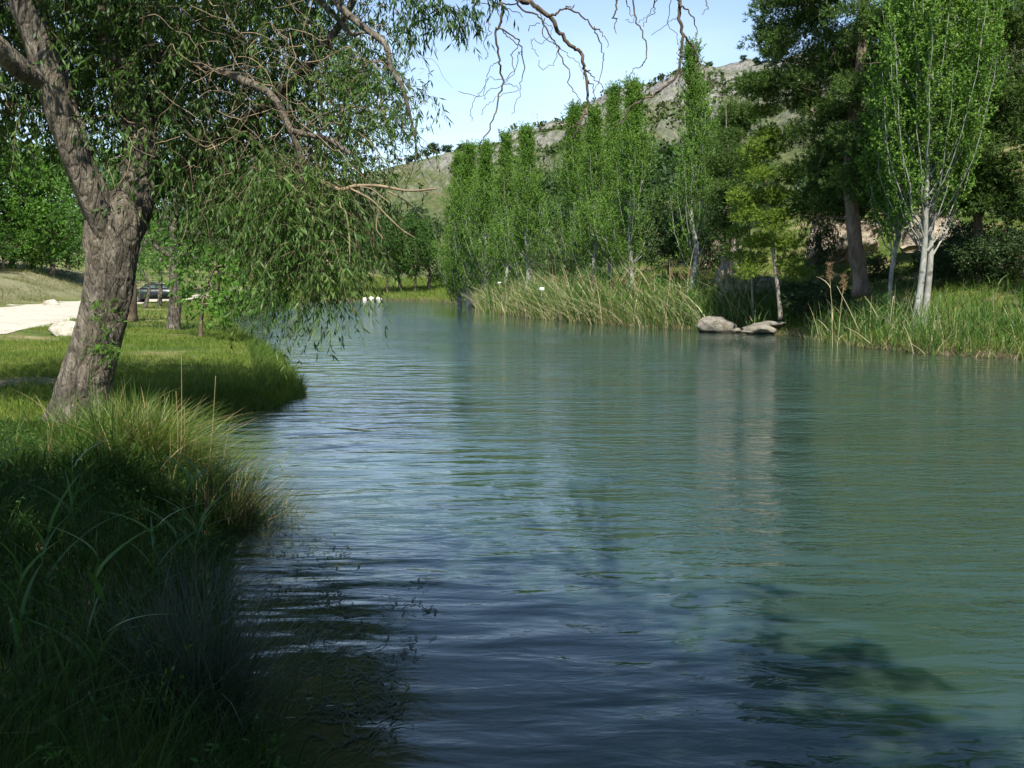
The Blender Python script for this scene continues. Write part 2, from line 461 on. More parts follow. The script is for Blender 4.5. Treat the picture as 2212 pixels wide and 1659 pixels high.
# ------------------------------------------------------------------ terrain
SHORE = [(9, -24), (5, -8), (3, -3), (1.5, 0.4), (-0.1, 3), (-1.25, 4.5), (-1.7, 5.6), (-2.35, 8), (-3.0, 10.3), (-3.7, 11.6), (-5.4, 13.4), (-5.9, 14.8),
         (-5.3, 15.8), (-4.4, 16.6), (-4.05, 17.6), (-4.15, 19.3), (-4.9, 22), (-6.6, 28), (-8.7, 34), (-12, 44), (-16.5, 56), (-20.5, 72), (-23.5, 86),
         (-23, 97), (-20, 106), (-15, 111), (-9, 107), (-3.9, 95), (-2.6, 80), (-1.8, 68), (1.2, 59), (2.6, 55.5), (5.4, 48.5), (7.6, 44.6), (9.6, 42.6), (11.3, 39.5),
         (11.2, 35.5), (11.5, 32.5), (12.5, 29.6), (14.3, 27.6), (17, 22), (19, 12), (20, 0), (21, -20), (30, -60), (12, -60)]
PATH = [(-12.5, -20), (-13, 0), (-15.5, 14), (-18.2, 28), (-21.5, 42), (-26.6, 58), (-29.2, 72), (-30.0, 88), (-29.5, 104), (-30, 125)]
PATH_W = 3.3

def path_dist(x, y):
    x = arr(x); y = arr(y)
    best = np.full(x.shape, 1e9); sgn = np.zeros(x.shape)
    for (ax, ay), (bx, by) in zip(PATH[:-1], PATH[1:]):
        dx, dy = bx - ax, by - ay
        t = np.clip(((x - ax) * dx + (y - ay) * dy) / (dx * dx + dy * dy), 0, 1)
        d = np.hypot(x - ax - t * dx, y - ay - t * dy)
        s = np.sign((x - ax) * dy - (y - ay) * dx)      # + on the lake side
        m = d < best
        best = np.where(m, d, best); sgn = np.where(m, s, sgn)
    return best * sgn

def shore_s(x, y):
    d = poly_dist(x, y, SHORE)
    return np.where(in_poly(x, y, SHORE), -d, d)

def ground_z(x, y):
    x = arr(x); y = arr(y)
    s = shore_s(x, y)
    n1 = fbm(x * 0.35, y * 0.35, 3) - 0.5
    n2 = fbm(x * 1.6, y * 1.6, 11) - 0.5
    # left bank
    p = path_dist(x, y)
    zl = np.interp(s, [0, 0.5, 1.2, 4, 30], [-0.06, 0.22, 0.40, 0.5, 0.6]) + 0.14 * n1 * smooth(0.3, 2, s) + 0.05 * n2
    off = -p - PATH_W
    flat = smooth(0, 1.5, p - PATH_W)
    zl = zl * flat + 0.6 * (1 - flat)
    zl = zl + np.where(off > 0, np.interp(off, [0, 0.8, 5, 14, 40, 120], [0, 0.2, 1.7, 3.3, 5.5, 14]) * (1 + 0.5 * n1), 0)
    # right bank and far end
    zr = np.interp(s, [0, 0.5, 1.5, 4, 6, 10, 15, 25, 60, 140], [-0.06, 0.2, 0.45, 1.45, 2.1, 3.1, 4.8, 8.5, 21, 40]) + (0.5 * n1) * smooth(1, 6, s) + 0.10 * n2
    zf = np.interp(s, [0, 1, 4, 12, 40, 120], [-0.06, 0.25, 0.5, 0.9, 2.5, 9]) + 0.2 * n1
    wf = smooth(68, 86, y)
    right = smooth(-3.0, 1.0, x - np.interp(y, [-60, 0, 30, 60, 95, 110], [12, 8, 4, -8, -12, -14]))
    z = zl * (1 - right) + right * (zr * (1 - wf) + zf * wf)
    far = smooth(100, 118, y)
    z = z * (1 - far) + far * zf
    bed = np.interp(-s, [0, 0.6, 3, 10], [-0.06, -0.35, -1.2, -2.2])
    z = np.where(s < 0, bed, z)
    return z

def axis(fine0, fine1, step, lo, hi, growth=1.12):
    a = list(np.arange(fine0, fine1 + 1e-6, step))
    st = step
    while a[-1] < hi: st *= growth; a.append(a[-1] + st)
    st = step; b = [a[0]]
    while b[-1] > lo: st *= growth; b.append(b[-1] - st)
    return arr(b[:0:-1] + a)

def grid_faces(nx, ny):
    i = np.arange(ny - 1)[:, None]; j = np.arange(nx - 1)[None, :]
    return np.stack([i * nx + j, i * nx + j + 1, (i + 1) * nx + j + 1, (i + 1) * nx + j], -1).reshape(-1, 4)

xs = axis(-20, 20, 0.5, -2500, 2500, 1.11)
ys = axis(-2, 54, 0.5, -2000, 3000, 1.10)
X, Y = np.meshgrid(xs, ys)
Z = ground_z(X, Y)
dist = np.hypot(X, Y)
Z = Z * (1 - smooth(150, 400, dist)) - 2.0 * smooth(150, 400, dist)
mb = MB(); mb.add(np.stack([X, Y, Z], -1).reshape(-1, 3), grid_faces(len(xs), len(ys)))

def ground_mat():
    m, t = new_mat('bank_ground'); ln = t.links.new
    g = node(t, 'NewGeometry'); sep = node(t, 'SeparateXYZ'); ln(g.outputs['Position'], sep.inputs[0])
    tc = node(t, 'TexCoord')
    n1 = node(t, 'TexNoise', Scale=0.5, Detail=6.0, Roughness=0.6); ln(tc.outputs['Object'], n1.inputs['Vector'])
    n2 = node(t, 'TexNoise', Scale=7.0, Detail=6.0, Roughness=0.7); ln(tc.outputs['Object'], n2.inputs['Vector'])
    r1 = ramp(t, [(0.36, (0.045, 0.07, 0.016)), (0.5, (0.085, 0.115, 0.026)), (0.60, (0.17, 0.15, 0.065)), (0.72, (0.30, 0.25, 0.155))]); ln(n1.outputs['Fac'], r1.inputs['Fac'])
    r2 = ramp(t, [(0.3, (0.6, 0.6, 0.6)), (0.7, (1.2, 1.2, 1.15))]); ln(n2.outputs['Fac'], r2.inputs['Fac'])
    mul = node(t, 'MixRGB', blend_type='MULTIPLY'); mul.inputs['Fac'].default_value = 1
    ln(r1.outputs['Color'], mul.inputs['Color1']); ln(r2.outputs['Color'], mul.inputs['Color2'])
    dr = node(t, 'Attribute', attribute_name='dry_soil')
    rd_ = ramp(t, [(0.3, (0.09, 0.10, 0.045)), (0.5, (0.16, 0.155, 0.085)), (0.7, (0.26, 0.235, 0.155))]); ln(n2.outputs['Fac'], rd_.inputs['Fac'])
    mxd = node(t, 'MixRGB'); ln(dr.outputs['Fac'], mxd.inputs['Fac']); ln(mul.outputs['Color'], mxd.inputs['Color1']); ln(rd_.outputs['Color'], mxd.inputs['Color2'])
    mul = mxd
    mr = node(t, 'MapRange'); mr.inputs['From Min'].default_value = 0.08; mr.inputs['From Max'].default_value = 0.3
    ln(sep.outputs['Z'], mr.inputs['Value'])
    mm = node(t, 'MixRGB'); mm.inputs['Color1'].default_value = (0.075, 0.06, 0.036, 1)
    ln(mr.outputs['Result'], mm.inputs['Fac']); ln(mul.outputs['Color'], mm.inputs['Color2'])
    bp = node(t, 'Bump', Strength=0.8, Distance=0.06); ln(n2.outputs['Fac'], bp.inputs['Height'])
    p = node(t, 'BsdfPrincipled', Roughness=0.95); p.inputs['Specular IOR Level'].default_value = 0.1
    ln(mm.outputs['Color'], p.inputs['Base Color']); ln(bp.outputs[0], p.inputs['Normal'])
    o = node(t, 'OutputMaterial'); ln(p.outputs[0], o.inputs['Surface'])
    return m

gr_o = tag(mb.build('ground', ground_mat(), smoothed=True), kind='structure')
dry_ = smooth(0.2, 1.2, -path_dist(X, Y) - PATH_W) * (Y < 120) * (X < -5)
at = gr_o.data.attributes.new('dry_soil', 'FLOAT', 'POINT'); at.data.foreach_set('value', dry_.ravel().astype(np.float32))

# path of pale compacted gravel
pc = spline(PATH, 200)
dd = np.gradient(pc, axis=0); dd = dd / np.linalg.norm(dd, axis=1, keepdims=True)
side = np.stack([dd[:, 1], -dd[:, 0]], -1)
wv = np.linspace(-1, 1, 13)
edge = (fbm(np.arange(200) * 0.35, np.zeros(200), 5) - 0.5)[:, None] * 1.2 * np.sign(wv)[None, :] * (np.abs(wv)[None, :] > 0.9)
XY = pc[:, None, :] + side[:, None, :] * (wv[None, :, None] * PATH_W + edge[:, :, None])
zp = ground_z(XY[..., 0], XY[..., 1]) + 0.05 * (1 - np.abs(wv)[None, :] ** 3) + 0.012
mb = MB(); mb.add(np.concatenate([XY, zp[..., None]], -1).reshape(-1, 3), grid_faces(13, 200))
M_PATH = rock_mat('pale_gravel', [(0.33, 0.30, 0.235), (0.43, 0.40, 0.325), (0.49, 0.455, 0.38)], 0.8, 0.25, 0.03)
tag(mb.build('path', M_PATH, smoothed=True), kind='structure')

# ------------------------------------------------------------------ water
def water_mat():
    m, t = new_mat('lake_water'); ln = t.links.new
    tc = node(t, 'TexCoord')
    at = node(t, 'Attribute', attribute_name='open_water')
    def nz(sx, sy, detail, seed, rough=0.5, dis=0.0):
        mp = node(t, 'Mapping'); mp.inputs['Scale'].default_value = (sx, sy, 1); mp.inputs['Location'].default_value = (seed, seed * 1.7, 0)
        mp.inputs['Rotation'].default_value = (0, 0, 0.12)
        ln(tc.outputs['Object'], mp.inputs['Vector'])
        n = node(t, 'TexNoise', Scale=1.0, Detail=detail, Roughness=rough, Distortion=dis); n.noise_dimensions = '2D'
        ln(mp.outputs[0], n.inputs['Vector']); return n
    swell = nz(0.7, 1.9, 2.0, 3.1, 0.45, 0.3)
    chop = nz(2.0, 5.6, 3.0, 7.7, 0.5, 0.5)
    fine = nz(6.5, 16.0, 2.0, 1.3, 0.5, 0.4)
    gust = nz(0.06, 0.16, 2.0, 9.0)
    gr = node(t, 'MapRange'); gr.inputs['From Min'].default_value = 0.36; gr.inputs['From Max'].default_value = 0.62
    gr.inputs['To Min'].default_value = 0.45; gr.inputs['To Max'].default_value = 1.15
    ln(gust.outputs['Fac'], gr.inputs['Value'])
    am = node(t, 'Math', operation='MULTIPLY'); ln(at.outputs['Fac'], am.inputs[0]); ln(gr.outputs['Result'], am.inputs[1])
    def mul(a, k, b=None):
        x = node(t, 'Math', operation='MULTIPLY'); ln(a, x.inputs[0])
        if b is None: x.inputs[1].default_value = k; return x.outputs[0]
        ln(b, x.inputs[1]); y = node(t, 'Math', operation='MULTIPLY'); ln(x.outputs[0], y.inputs[0]); y.inputs[1].default_value = k; return y.outputs[0]
    roll = nz(0.35, 1.15, 3.0, 5.5, 0.5, 0.5)
    h4 = mul(roll.outputs['Fac'], 0.16, am.outputs[0])
    h1 = mul(swell.outputs['Fac'], 0.034)
    h2 = mul(chop.outputs['Fac'], 0.085, am.outputs[0])
    h3 = mul(fine.outputs['Fac'], 0.026, am.outputs[0])
    a1 = node(t, 'Math', operation='ADD'); ln(h1, a1.inputs[0]); ln(h2, a1.inputs[1])
    a2 = node(t, 'Math', operation='ADD'); ln(a1.outputs[0], a2.inputs[0]); ln(h3, a2.inputs[1])
    a3 = node(t, 'Math', operation='ADD'); ln(a2.outputs[0], a3.inputs[0]); ln(h4, a3.inputs[1])
    bp = node(t, 'Bump', Strength=1.0, Distance=1.0); ln(a3.outputs[0], bp.inputs['Height'])
    sh = node(t, 'Attribute', attribute_name='shallow')
    cmx = node(t, 'MixRGB'); cmx.inputs['Color1'].default_value = (0.021, 0.046, 0.034, 1); cmx.inputs['Color2'].default_value = (0.026, 0.036, 0.014, 1)
    ln(sh.outputs['Fac'], cmx.inputs['Fac'])
    p = node(t, 'BsdfPrincipled', Roughness=0.04, IOR=1.333)
    # turbid water: light spreads below the surface before it comes out again
    p.inputs['Subsurface Weight'].default_value = 1.0
    p.inputs['Subsurface Radius'].default_value = (0.7, 1.5, 1.2)
    p.inputs['Subsurface Scale'].default_value = 1.0
    wind = node(t, 'Attribute', attribute_name='wind'); ln(wind.outputs['Fac'], p.inputs['Roughness'])
    ln(cmx.outputs['Color'], p.inputs['Base Color']); ln(bp.outputs[0], p.inputs['Normal'])
    o = node(t, 'OutputMaterial'); ln(p.outputs[0], o.inputs['Surface'])
    return m

wx = axis(-8, 16, 0.5, -40, 60, 1.08); wy = axis(-2, 30, 0.5, -70, 130, 1.06)
X, Y = np.meshgrid(wx, wy)
nx_, ny_ = len(wx), len(wy)
top_ = np.stack([X, Y, np.zeros_like(X)], -1).reshape(-1, 3)
rim = np.concatenate([np.arange(nx_), np.arange(1, ny_) * nx_ + nx_ - 1, (ny_ - 1) * nx_ + np.arange(nx_ - 2, -1, -1), np.arange(ny_ - 2, 0, -1) * nx_])
low = top_[rim] + np.array([0, 0, -6.0]); nt_ = len(top_); m_ = len(rim)
mb = MB(); k_ = np.arange(m_)
mb.add(np.concatenate([top_, low, [[0, 20, -6.0]]]), np.concatenate([grid_faces(nx_, ny_), np.stack([rim, nt_ + k_, nt_ + (k_ + 1) % m_, np.roll(rim, -1)], -1)]), np.stack([nt_ + (k_ + 1) % m_, nt_ + k_, np.full(m_, nt_ + m_)], -1))
X = np.concatenate([X.ravel(), low[:, 0], [0]]); Y = np.concatenate([Y.ravel(), low[:, 1], [20]])
wat = mb.build('water', water_mat(), smoothed=False)
s = -shore_s(X, Y).ravel()
at = wat.data.attributes.new('open_water', 'FLOAT', 'POINT'); at.data.foreach_set('value', (0.10 + 0.9 * smooth(2.6, 7.0, s)).astype(np.float32))
at = wat.data.attributes.new('shallow', 'FLOAT', 'POINT')
leftish = smooth(6, 2, X.ravel() + Y.ravel() * 0.2)
at.data.foreach_set('value', (smooth(1.9, 0.2, s) * (0.4 + 0.6 * leftish)).astype(np.float32))
at = wat.data.attributes.new('wind', 'FLOAT', 'POINT')       # unresolved ripples of the wind-ruffled open lake
at.data.foreach_set('value', (0.03 + 0.075 * smooth(3.5, 9, s) * smooth(8, 40, Y.ravel())).astype(np.float32))
tag(wat, kind='structure')

# ------------------------------------------------------------------ hill
RU = [-700, -200, 0, 200, 300, 350, 395, 430, 470, 509, 555, 602, 640, 671, 722, 760, 850, 1000, 1200, 1600]
RV = [235, 228, 222, 212, 192, 178, 166, 157, 149, 139, 123, 100, 88, 76, 65, 62, 46, 34, 40, 90]
RD = [700, 640, 600, 540, 500, 480, 460, 445, 430, 415, 400, 385, 370, 355, 330, 315, 280, 240, 220, 200]
FD = [150, 150, 150, 140, 135, 132, 130, 126, 120, 112, 105, 98, 92, 88, 82, 78, 70, 60, 55, 50]
NA, NR = 340, 130
ua = np.linspace(-700, 1600, NA)
rv = np.interp(ua, RU, RV); rd = np.interp(ua, RU, RD); fd = np.interp(ua, RU, FD)
ridge_z = np.array([pt(u * K, v * K, d)[2] for u, v, d in zip(ua, rv, rd)])
tt = np.concatenate([np.linspace(0, 1, NR - 20), 1 + np.linspace(0.03, 1.2, 20)])
Ag = (ua - 512) / 1000.0

def hill_point(ai, t):
    """ai: fractional column, t: 0 at the foot, 1 at the ridge."""
    a = np.interp(ai, np.arange(NA), Ag); r0 = np.interp(ai, np.arange(NA), fd); r1 = np.interp(ai, np.arange(NA), rd)
    rz = np.interp(ai, np.arange(NA), ridge_z)
    r = r0 + (r1 - r0) * t
    x = a * r; y = r
    tc_ = np.clip(t, 0, 1)
    base = 0.6 + (rz - 0.6) * (0.75 * tc_ ** 1.15 + 0.25 * tc_ ** 2.4)
    rough = fbm(x * 0.03, y * 0.03, 21, 5) - 0.5
    rid = 1 - np.abs(2 * fbm(x * 0.045 + 5, y * 0.045, 31, 5) - 1)
    fade = np.clip(t / 0.25, 0, 1) * np.clip((1.06 - t) / 0.3, 0.12, 1)
    z = base + fade * (rough * 14 + (rid - 0.75) * 24 * smooth(0.35, 0.7, t))
    lump = fbm(x * 0.12, y * 0.12, 41, 4) - 0.5
    z = z + lump * 3.0 * np.clip(t * 2, 0, 1)
    # terraces of bare limestone on the upper slope
    st = 9.0
    ter = z / st; fr = ter - np.floor(ter)
    zt = (np.floor(ter) + smooth(0.30, 0.70, fr)) * st
    k = smooth(0.45, 0.7, t) * smooth(0.42, 0.6, fbm(x * 0.02 + 9, y * 0.02, 51, 3)) * np.clip((1.04 - t) / 0.12, 0, 1) * 0.8
    z = z * (1 - k) + zt * k
    z = np.where(t > 1, z - (t - 1) * 60, z)
    return x, y, z

AI, TT = np.meshgrid(np.arange(NA), tt)
hx, hy, hz = hill_point(AI.ravel().astype(float), TT.ravel())
hz = np.where(TT.ravel() <= 0.0, -1.5, hz)
mb = MB(); mb.add(np.stack([hx, hy, hz], -1), grid_faces(NA, NR))

def hill_mat():
    m, t = new_mat('hill_slope'); ln = t.links.new
    g = node(t, 'NewGeometry'); tc = node(t, 'TexCoord')
    sep = node(t, 'SeparateXYZ'); ln(g.outputs['Normal'], sep.inputs[0])
    sp = node(t, 'SeparateXYZ'); ln(g.outputs['Position'], sp.inputs[0])
    n1 = node(t, 'TexNoise', Scale=0.05, Detail=8.0, Roughness=0.65); ln(tc.outputs['Object'], n1.inputs['Vector'])
    n2 = node(t, 'TexNoise', Scale=0.6, Detail=7.0, Roughness=0.7); ln(tc.outputs['Object'], n2.inputs['Vector'])
    veg = ramp(t, [(0.3, (0.04, 0.06, 0.02)), (0.5, (0.075, 0.095, 0.034)), (0.68, (0.15, 0.14, 0.07))]); ln(n2.outputs['Fac'], veg.inputs['Fac'])
    rock = ramp(t, [(0.32, (0.085, 0.085, 0.07)), (0.48, (0.17, 0.165, 0.145)), (0.66, (0.29, 0.28, 0.255))]); ln(n2.outputs['Fac'], rock.inputs['Fac'])
    # rock where steep, where high and by patches
    m1 = node(t, 'MapRange'); m1.inputs['From Min'].default_value = 0.90; m1.inputs['From Max'].default_value = 0.70; ln(sep.outputs['Z'], m1.inputs['Value'])
    m2 = node(t, 'MapRange'); m2.inputs['From Min'].default_value = 0.50; m2.inputs['From Max'].default_value = 0.64; ln(n1.outputs['Fac'], m2.inputs['Value'])
    m3 = node(t, 'MapRange'); m3.inputs['From Min'].default_value = 24; m3.inputs['From Max'].default_value = 62; ln(sp.outputs['Z'], m3.inputs['Value'])
    ad = node(t, 'Math', operation='ADD'); ln(m1.outputs[0], ad.inputs[0]); ln(m2.outputs[0], ad.inputs[1])
    hi = node(t, 'MapRange'); hi.inputs['From Min'].default_value = 46; hi.inputs['From Max'].default_value = 74; hi.inputs['To Max'].default_value = 0.65; ln(sp.outputs['Z'], hi.inputs['Value'])
    ad2 = node(t, 'Math', operation='ADD'); ln(ad.outputs[0], ad2.inputs[0]); ln(hi.outputs[0], ad2.inputs[1]); ad = ad2
    mu = node(t, 'Math', operation='MULTIPLY', use_clamp=True); ln(ad.outputs[0], mu.inputs[0]); ln(m3.outputs[0], mu.inputs[1])
    mx = node(t, 'MixRGB'); ln(mu.outputs[0], mx.inputs['Fac']); ln(veg.outputs['Color'], mx.inputs['Color1']); ln(rock.outputs['Color'], mx.inputs['Color2'])
    bp = node(t, 'Bump', Strength=0.9, Distance=1.2); ln(n2.outputs['Fac'], bp.inputs['Height'])
    p = node(t, 'BsdfPrincipled', Roughness=0.95); p.inputs['Specular IOR Level'].default_value = 0.1
    ln(mx.outputs['Color'], p.inputs['Base Color']); ln(bp.outputs[0], p.inputs['Normal'])
    o = node(t, 'OutputMaterial'); ln(p.outputs[0], o.inputs['Surface'])
    return m

hill = tag(mb.build('hill', hill_mat(), smoothed=True), kind='structure')

# scrub on the hill: low bushes, one mass
rng = np.random.default_rng(5)
nb = 11000
ai = rng.uniform(170, NA - 90, nb); tb = rng.uniform(0.05, 1.0, nb) ** 0.8
bx, by, bz = hill_point(ai, tb)
keep = (fbm(bx * 0.025, by * 0.025, 61, 3) > rng.uniform(0.28, 0.62, nb)) & (rng.random(nb) > 0.35 * tb)
bx, by, bz = bx[keep], by[keep], bz[keep]
sz = rng.uniform(0.5, 1.7, len(bx)) * rng.uniform(0.7, 1.3, len(bx))
k = 15
c = np.repeat(np.stack([bx, by, bz], -1), k, 0); szr = np.repeat(sz, k)
u3 = unit(rng.normal(size=(len(c), 3))) * (rng.uniform(0.35, 1, len(c)) ** 0.5)[:, None]
u3[:, 2] = np.abs(u3[:, 2])
P = c + u3 * szr[:, None] * np.array([1.0, 1.0, 0.85])
mb = MB(); leaf_quads(mb, P, u3 + rng.normal(size=P.shape) * 0.6, 0.8 * szr, 0.62 * szr, rng)
tag(mb.build('scrub', M_SCRUB), kind='stuff', label='low green scrub scattered over the rocky hillside', cat='scrub')

# ------------------------------------------------------------------ tree builders
def put_tree(name, base, parts, label, cat, group=None, rz=0.0, scale=1.0):
    root = empty(name, base, rz, scale)
    tag(root, label, cat, group)
    for pname, mbx, mats, sm in parts:
        o = mbx.build(pname, mats, root, sm)
        if pname in ('leaves', 'plume', 'crown', 'branches'): o['kind'] = 'stuff'
    return root

def fine_leaves(mb, centers, rng, twigs, per, tlen, spread, leaf, lw, droop=0.5, outward=None, mat=0, twig_mat=None, twig_w=0.004, updir=0.0, k=5, leafdrop=0.3):
    """Leafy twigs round each centre."""
    n = len(centers) * twigs
    o = np.repeat(arr(centers), twigs, 0) + rng.normal(size=(n, 3)) * spread
    d = rng.normal(size=(n, 3)); d[:, 2] = d[:, 2] * 0.5 + updir
    if outward is not None: d += np.repeat(arr(outward), twigs, 0)
    d = unit(d)
    ln = rng.uniform(0.6, 1.25, n) * tlen
    t = np.linspace(0, 1, k)
    wav = rng.normal(size=(n, 1, 3)) * 0.10 * np.sin(t * np.pi * 2)[None, :, None]
    C = o[:, None, :] + (d[:, None, :] * t[None, :, None] + wav) * ln[:, None, None] + np.array([0, 0, -1.0]) * (droop * ln[:, None] * t[None, :] ** 1.8)[:, :, None]
    if twig_mat is not None:
        ribbons(mb, C, twig_w, rng, twig_mat)
    tt = rng.uniform(0.08, 1, (n, per))
    f = tt * (k - 1); i = np.minimum(f.astype(int), k - 2); f = (f - i)[..., None]
    rows = np.arange(n)[:, None]
    P = C[rows, i] * (1 - f) + C[rows, i + 1] * f
    T = unit(C[rows, i + 1] - C[rows, i])
    D = T * 0.6 + unit(rng.normal(size=P.shape)) * 0.8 + np.array([0, 0, -leafdrop])
    m = n * per
    leaf_quads(mb, P.reshape(-1, 3), D.reshape(-1, 3), leaf * rng.uniform(0.65, 1.25, m), lw * rng.uniform(0.7, 1.2, m), rng, mat)

def in_blobs(blobs, per, rng, shell=0.35):
    """Attractors inside ellipsoids (x, y, z, rx, ry, rz); more near the skin."""
    P = []; O = []
    for b in blobs:
        k = max(3, int(per * (b[3] * b[4] * b[5]) ** 0.6))
        u = unit(rng.normal(size=(k, 3)))
        r = rng.uniform(shell, 1, k) ** 0.6
        P.append(arr(b[:3]) + u * r[:, None] * arr(b[3:6])); O.append(u)
    return np.concatenate(P), np.concatenate(O)

def chains_to(mb, chains, mat=0, n=5, thin=0.010):
    for p, r in chains:
        tube(mb, p, r, n if r[0] > 0.02 else 3, mat, cap=False)

def broadleaf(seed, H, blobs, trunk_r, trunk=None, per=7, twigs=9, leaves=12, leaf=0.09, lw=0.04, tlen=0.6, spread=0.3, droop=0.3, lmat=None, bmat=None, fork=0.35):
    """Tree of loose leafy clumps, at the origin. Returns parts."""
    rng = np.random.default_rng(seed)
    if trunk is None:
        top = H * 0.8
        w = rng.normal(size=(5, 2)) * 0.03 * H; w[0] = 0
        trunk = [(w[i, 0], w[i, 1], top * i / 4 - (0.25 if i == 0 else 0), trunk_r * (1.25, 1, 0.8, 0.5, 0.2)[i]) for i in range(5)]
    tr = spline(trunk, 16)
    A, O = in_blobs(blobs, per, rng)
    start = max(2, int(16 * fork))
    ch = grow([tr[start:]], A, rng, 4, 0.07, 0.010, 0.5, 0.6, trunk_r * 0.55)
    tb = MB(); tube(tb, tr[:, :3], tr[:, 3] * (1 + 0.08 * rng.normal(size=16)), 10)
    chains_to(tb, ch)
    cb = MB(); fine_leaves(cb, A, rng, twigs, leaves, tlen, spread, leaf, lw, droop, O * 0.7)
    return [('trunk', tb, bmat or M_BROWNBARK, True), ('crown', cb, lmat or M_BROAD, False)]

def poplar(seed, H, Wd, nbr=56, lmat=None, forks=1, bare=0.10, dens=1.0, tr0=None, open_=0.0, steep=0.0, low=None):
    rng = np.random.default_rng(seed)
    tb = MB(); cb = MB()
    stems = []
    r0 = tr0 or H * 0.0125
    for k in range(forks):
        a = rng.uniform(0, 6.28) if forks > 1 else 0
        lean = 0.0 if forks == 1 else 0.03 * H
        pts = []
        for i in range(7):
            f = i / 6
            pts.append((math.cos(a + k * 2.4) * lean * f ** 0.7 + (0.5 * (k - 0.5) if forks > 1 else 0) + rng.normal() * 0.007 * H * (f > 0), math.sin(a + k * 2.4) * lean * f ** 0.7 + rng.normal() * 0.007 * H * (f > 0), H * 0.97 * f - (0.3 if i == 0 else 0), r0 * (1 - f) ** 0.85 * (1.35 if i == 0 else 1) + 0.012))
        st = spline(pts, 30); stems.append(st)
        tube(tb, st[:, :3], st[:, 3] * (1 + 0.05 * rng.normal(size=30)), 9)
    def env(f):
        return np.interp(f, [0, 0.1, 0.25, 0.42, 0.6, 0.8, 0.92, 1.03], [0.5, 0.86, 1.0, 0.94, 0.72, 0.42, 0.22, 0.06] if low is None else low) * Wd / 2
    for b in range(nbr):
        st = stems[b % forks]
        f0 = bare + (0.86 - bare) * rng.random() ** 1.15
        i0 = int(f0 * 29); p0 = st[i0, :3]
        f1 = min(1.03, f0 + rng.uniform(0.18, 0.38) + 0.03 + steep)
        az = rng.uniform(0, 6.28) + b * 2.4
        rr = env(f1) * (rng.uniform(0.35, 1.0) ** 0.7)
        p3 = np.array([math.cos(az) * rr, math.sin(az) * rr, H * f1]) + np.array([st[min(29, int(f1 * 29)), 0], st[min(29, int(f1 * 29)), 1], 0]) * 0.8
        p1 = p0 + (p3 - p0) * np.array([0.45, 0.45, 0.22]); p2 = p0 + (p3 - p0) * np.array([0.85, 0.85, 0.6])
        br = spline([p0, p1, p2, p3], 9) + rng.normal(size=(9, 3)) * 0.035
        rb = np.linspace(min(st[i0, 3] * 0.42, 0.028), 0.008, 9)
        tube(tb, br, rb, 5 if rb[0] > 0.03 else 4, 0, False)
        ns = int(42 * dens * (0.6 + f1 * 0.5))
        t = rng.uniform(0.14 + open_, 1.0, ns) ** 0.8
        f = t * 8; i = np.minimum(f.astype(int), 7); ff = (f - i)[:, None]
        C = br[i] * (1 - ff) + br[np.minimum(i + 1, 8)] * ff
        out_ = unit(C * np.array([1, 1, 0]) - np.array([st[i0, 0], st[i0, 1], 0]))
        fine_leaves(cb, C, rng, 1, 19, 0.80, 0.11, 0.092, 0.066, 0.0, out_ * 0.2, updir=2.0, k=3, leafdrop=0.1)
    top = np.stack([np.interp(np.linspace(0.8, 1.0, 26), np.linspace(0, 1, 30), stems[0][:, c]) for c in range(3)], -1)
    fine_leaves(cb, top, rng, 2, 18, 0.5, 0.08, 0.09, 0.065, 0.0, None, updir=1.2, k=3, leafdrop=0.1)
    return [('trunk', tb, M_PBARK, True), ('crown', cb, lmat or M_POPLAR, False)]

def tufts(mb, C, O, rng, per, spread, nl, nw, needles=9, up=0.5, shoot=0.14):
    """Needle tufts round each centre, most of them on its upper and outer side."""
    n = len(C) * per
    off = np.clip(rng.normal(size=(n, 3)), -1.5, 1.5); off[:, 2] *= 0.55
    c = np.repeat(C, per, 0) + off * spread
    d = unit(unit(off) * 0.8 + np.repeat(O, per, 0) * 0.5 + np.array([0, 0, up]) + rng.normal(size=(n, 3)) * 0.3)
    tpos = rng.uniform(0, 1, (n, needles, 1))
    P = c[:, None, :] + d[:, None, :] * shoot * tpos
    D = unit(d[:, None, :] * 0.75 + unit(rng.normal(size=(n, needles, 3))) * 0.85)
    P = P.reshape(-1, 3); D = D.reshape(-1, 3); m = len(P)
    side = unit(np.cross(D, rng.normal(size=(m, 3)))) * (nw * rng.uniform(0.7, 1.3, m))[:, None] * 0.5
    T = P + D * (nl * rng.uniform(0.7, 1.25, m))[:, None]
    V = np.stack([P - side, P + side, T], 1).reshape(-1, 3)
    mb.add(V, None, np.arange(3 * m).reshape(-1, 3))

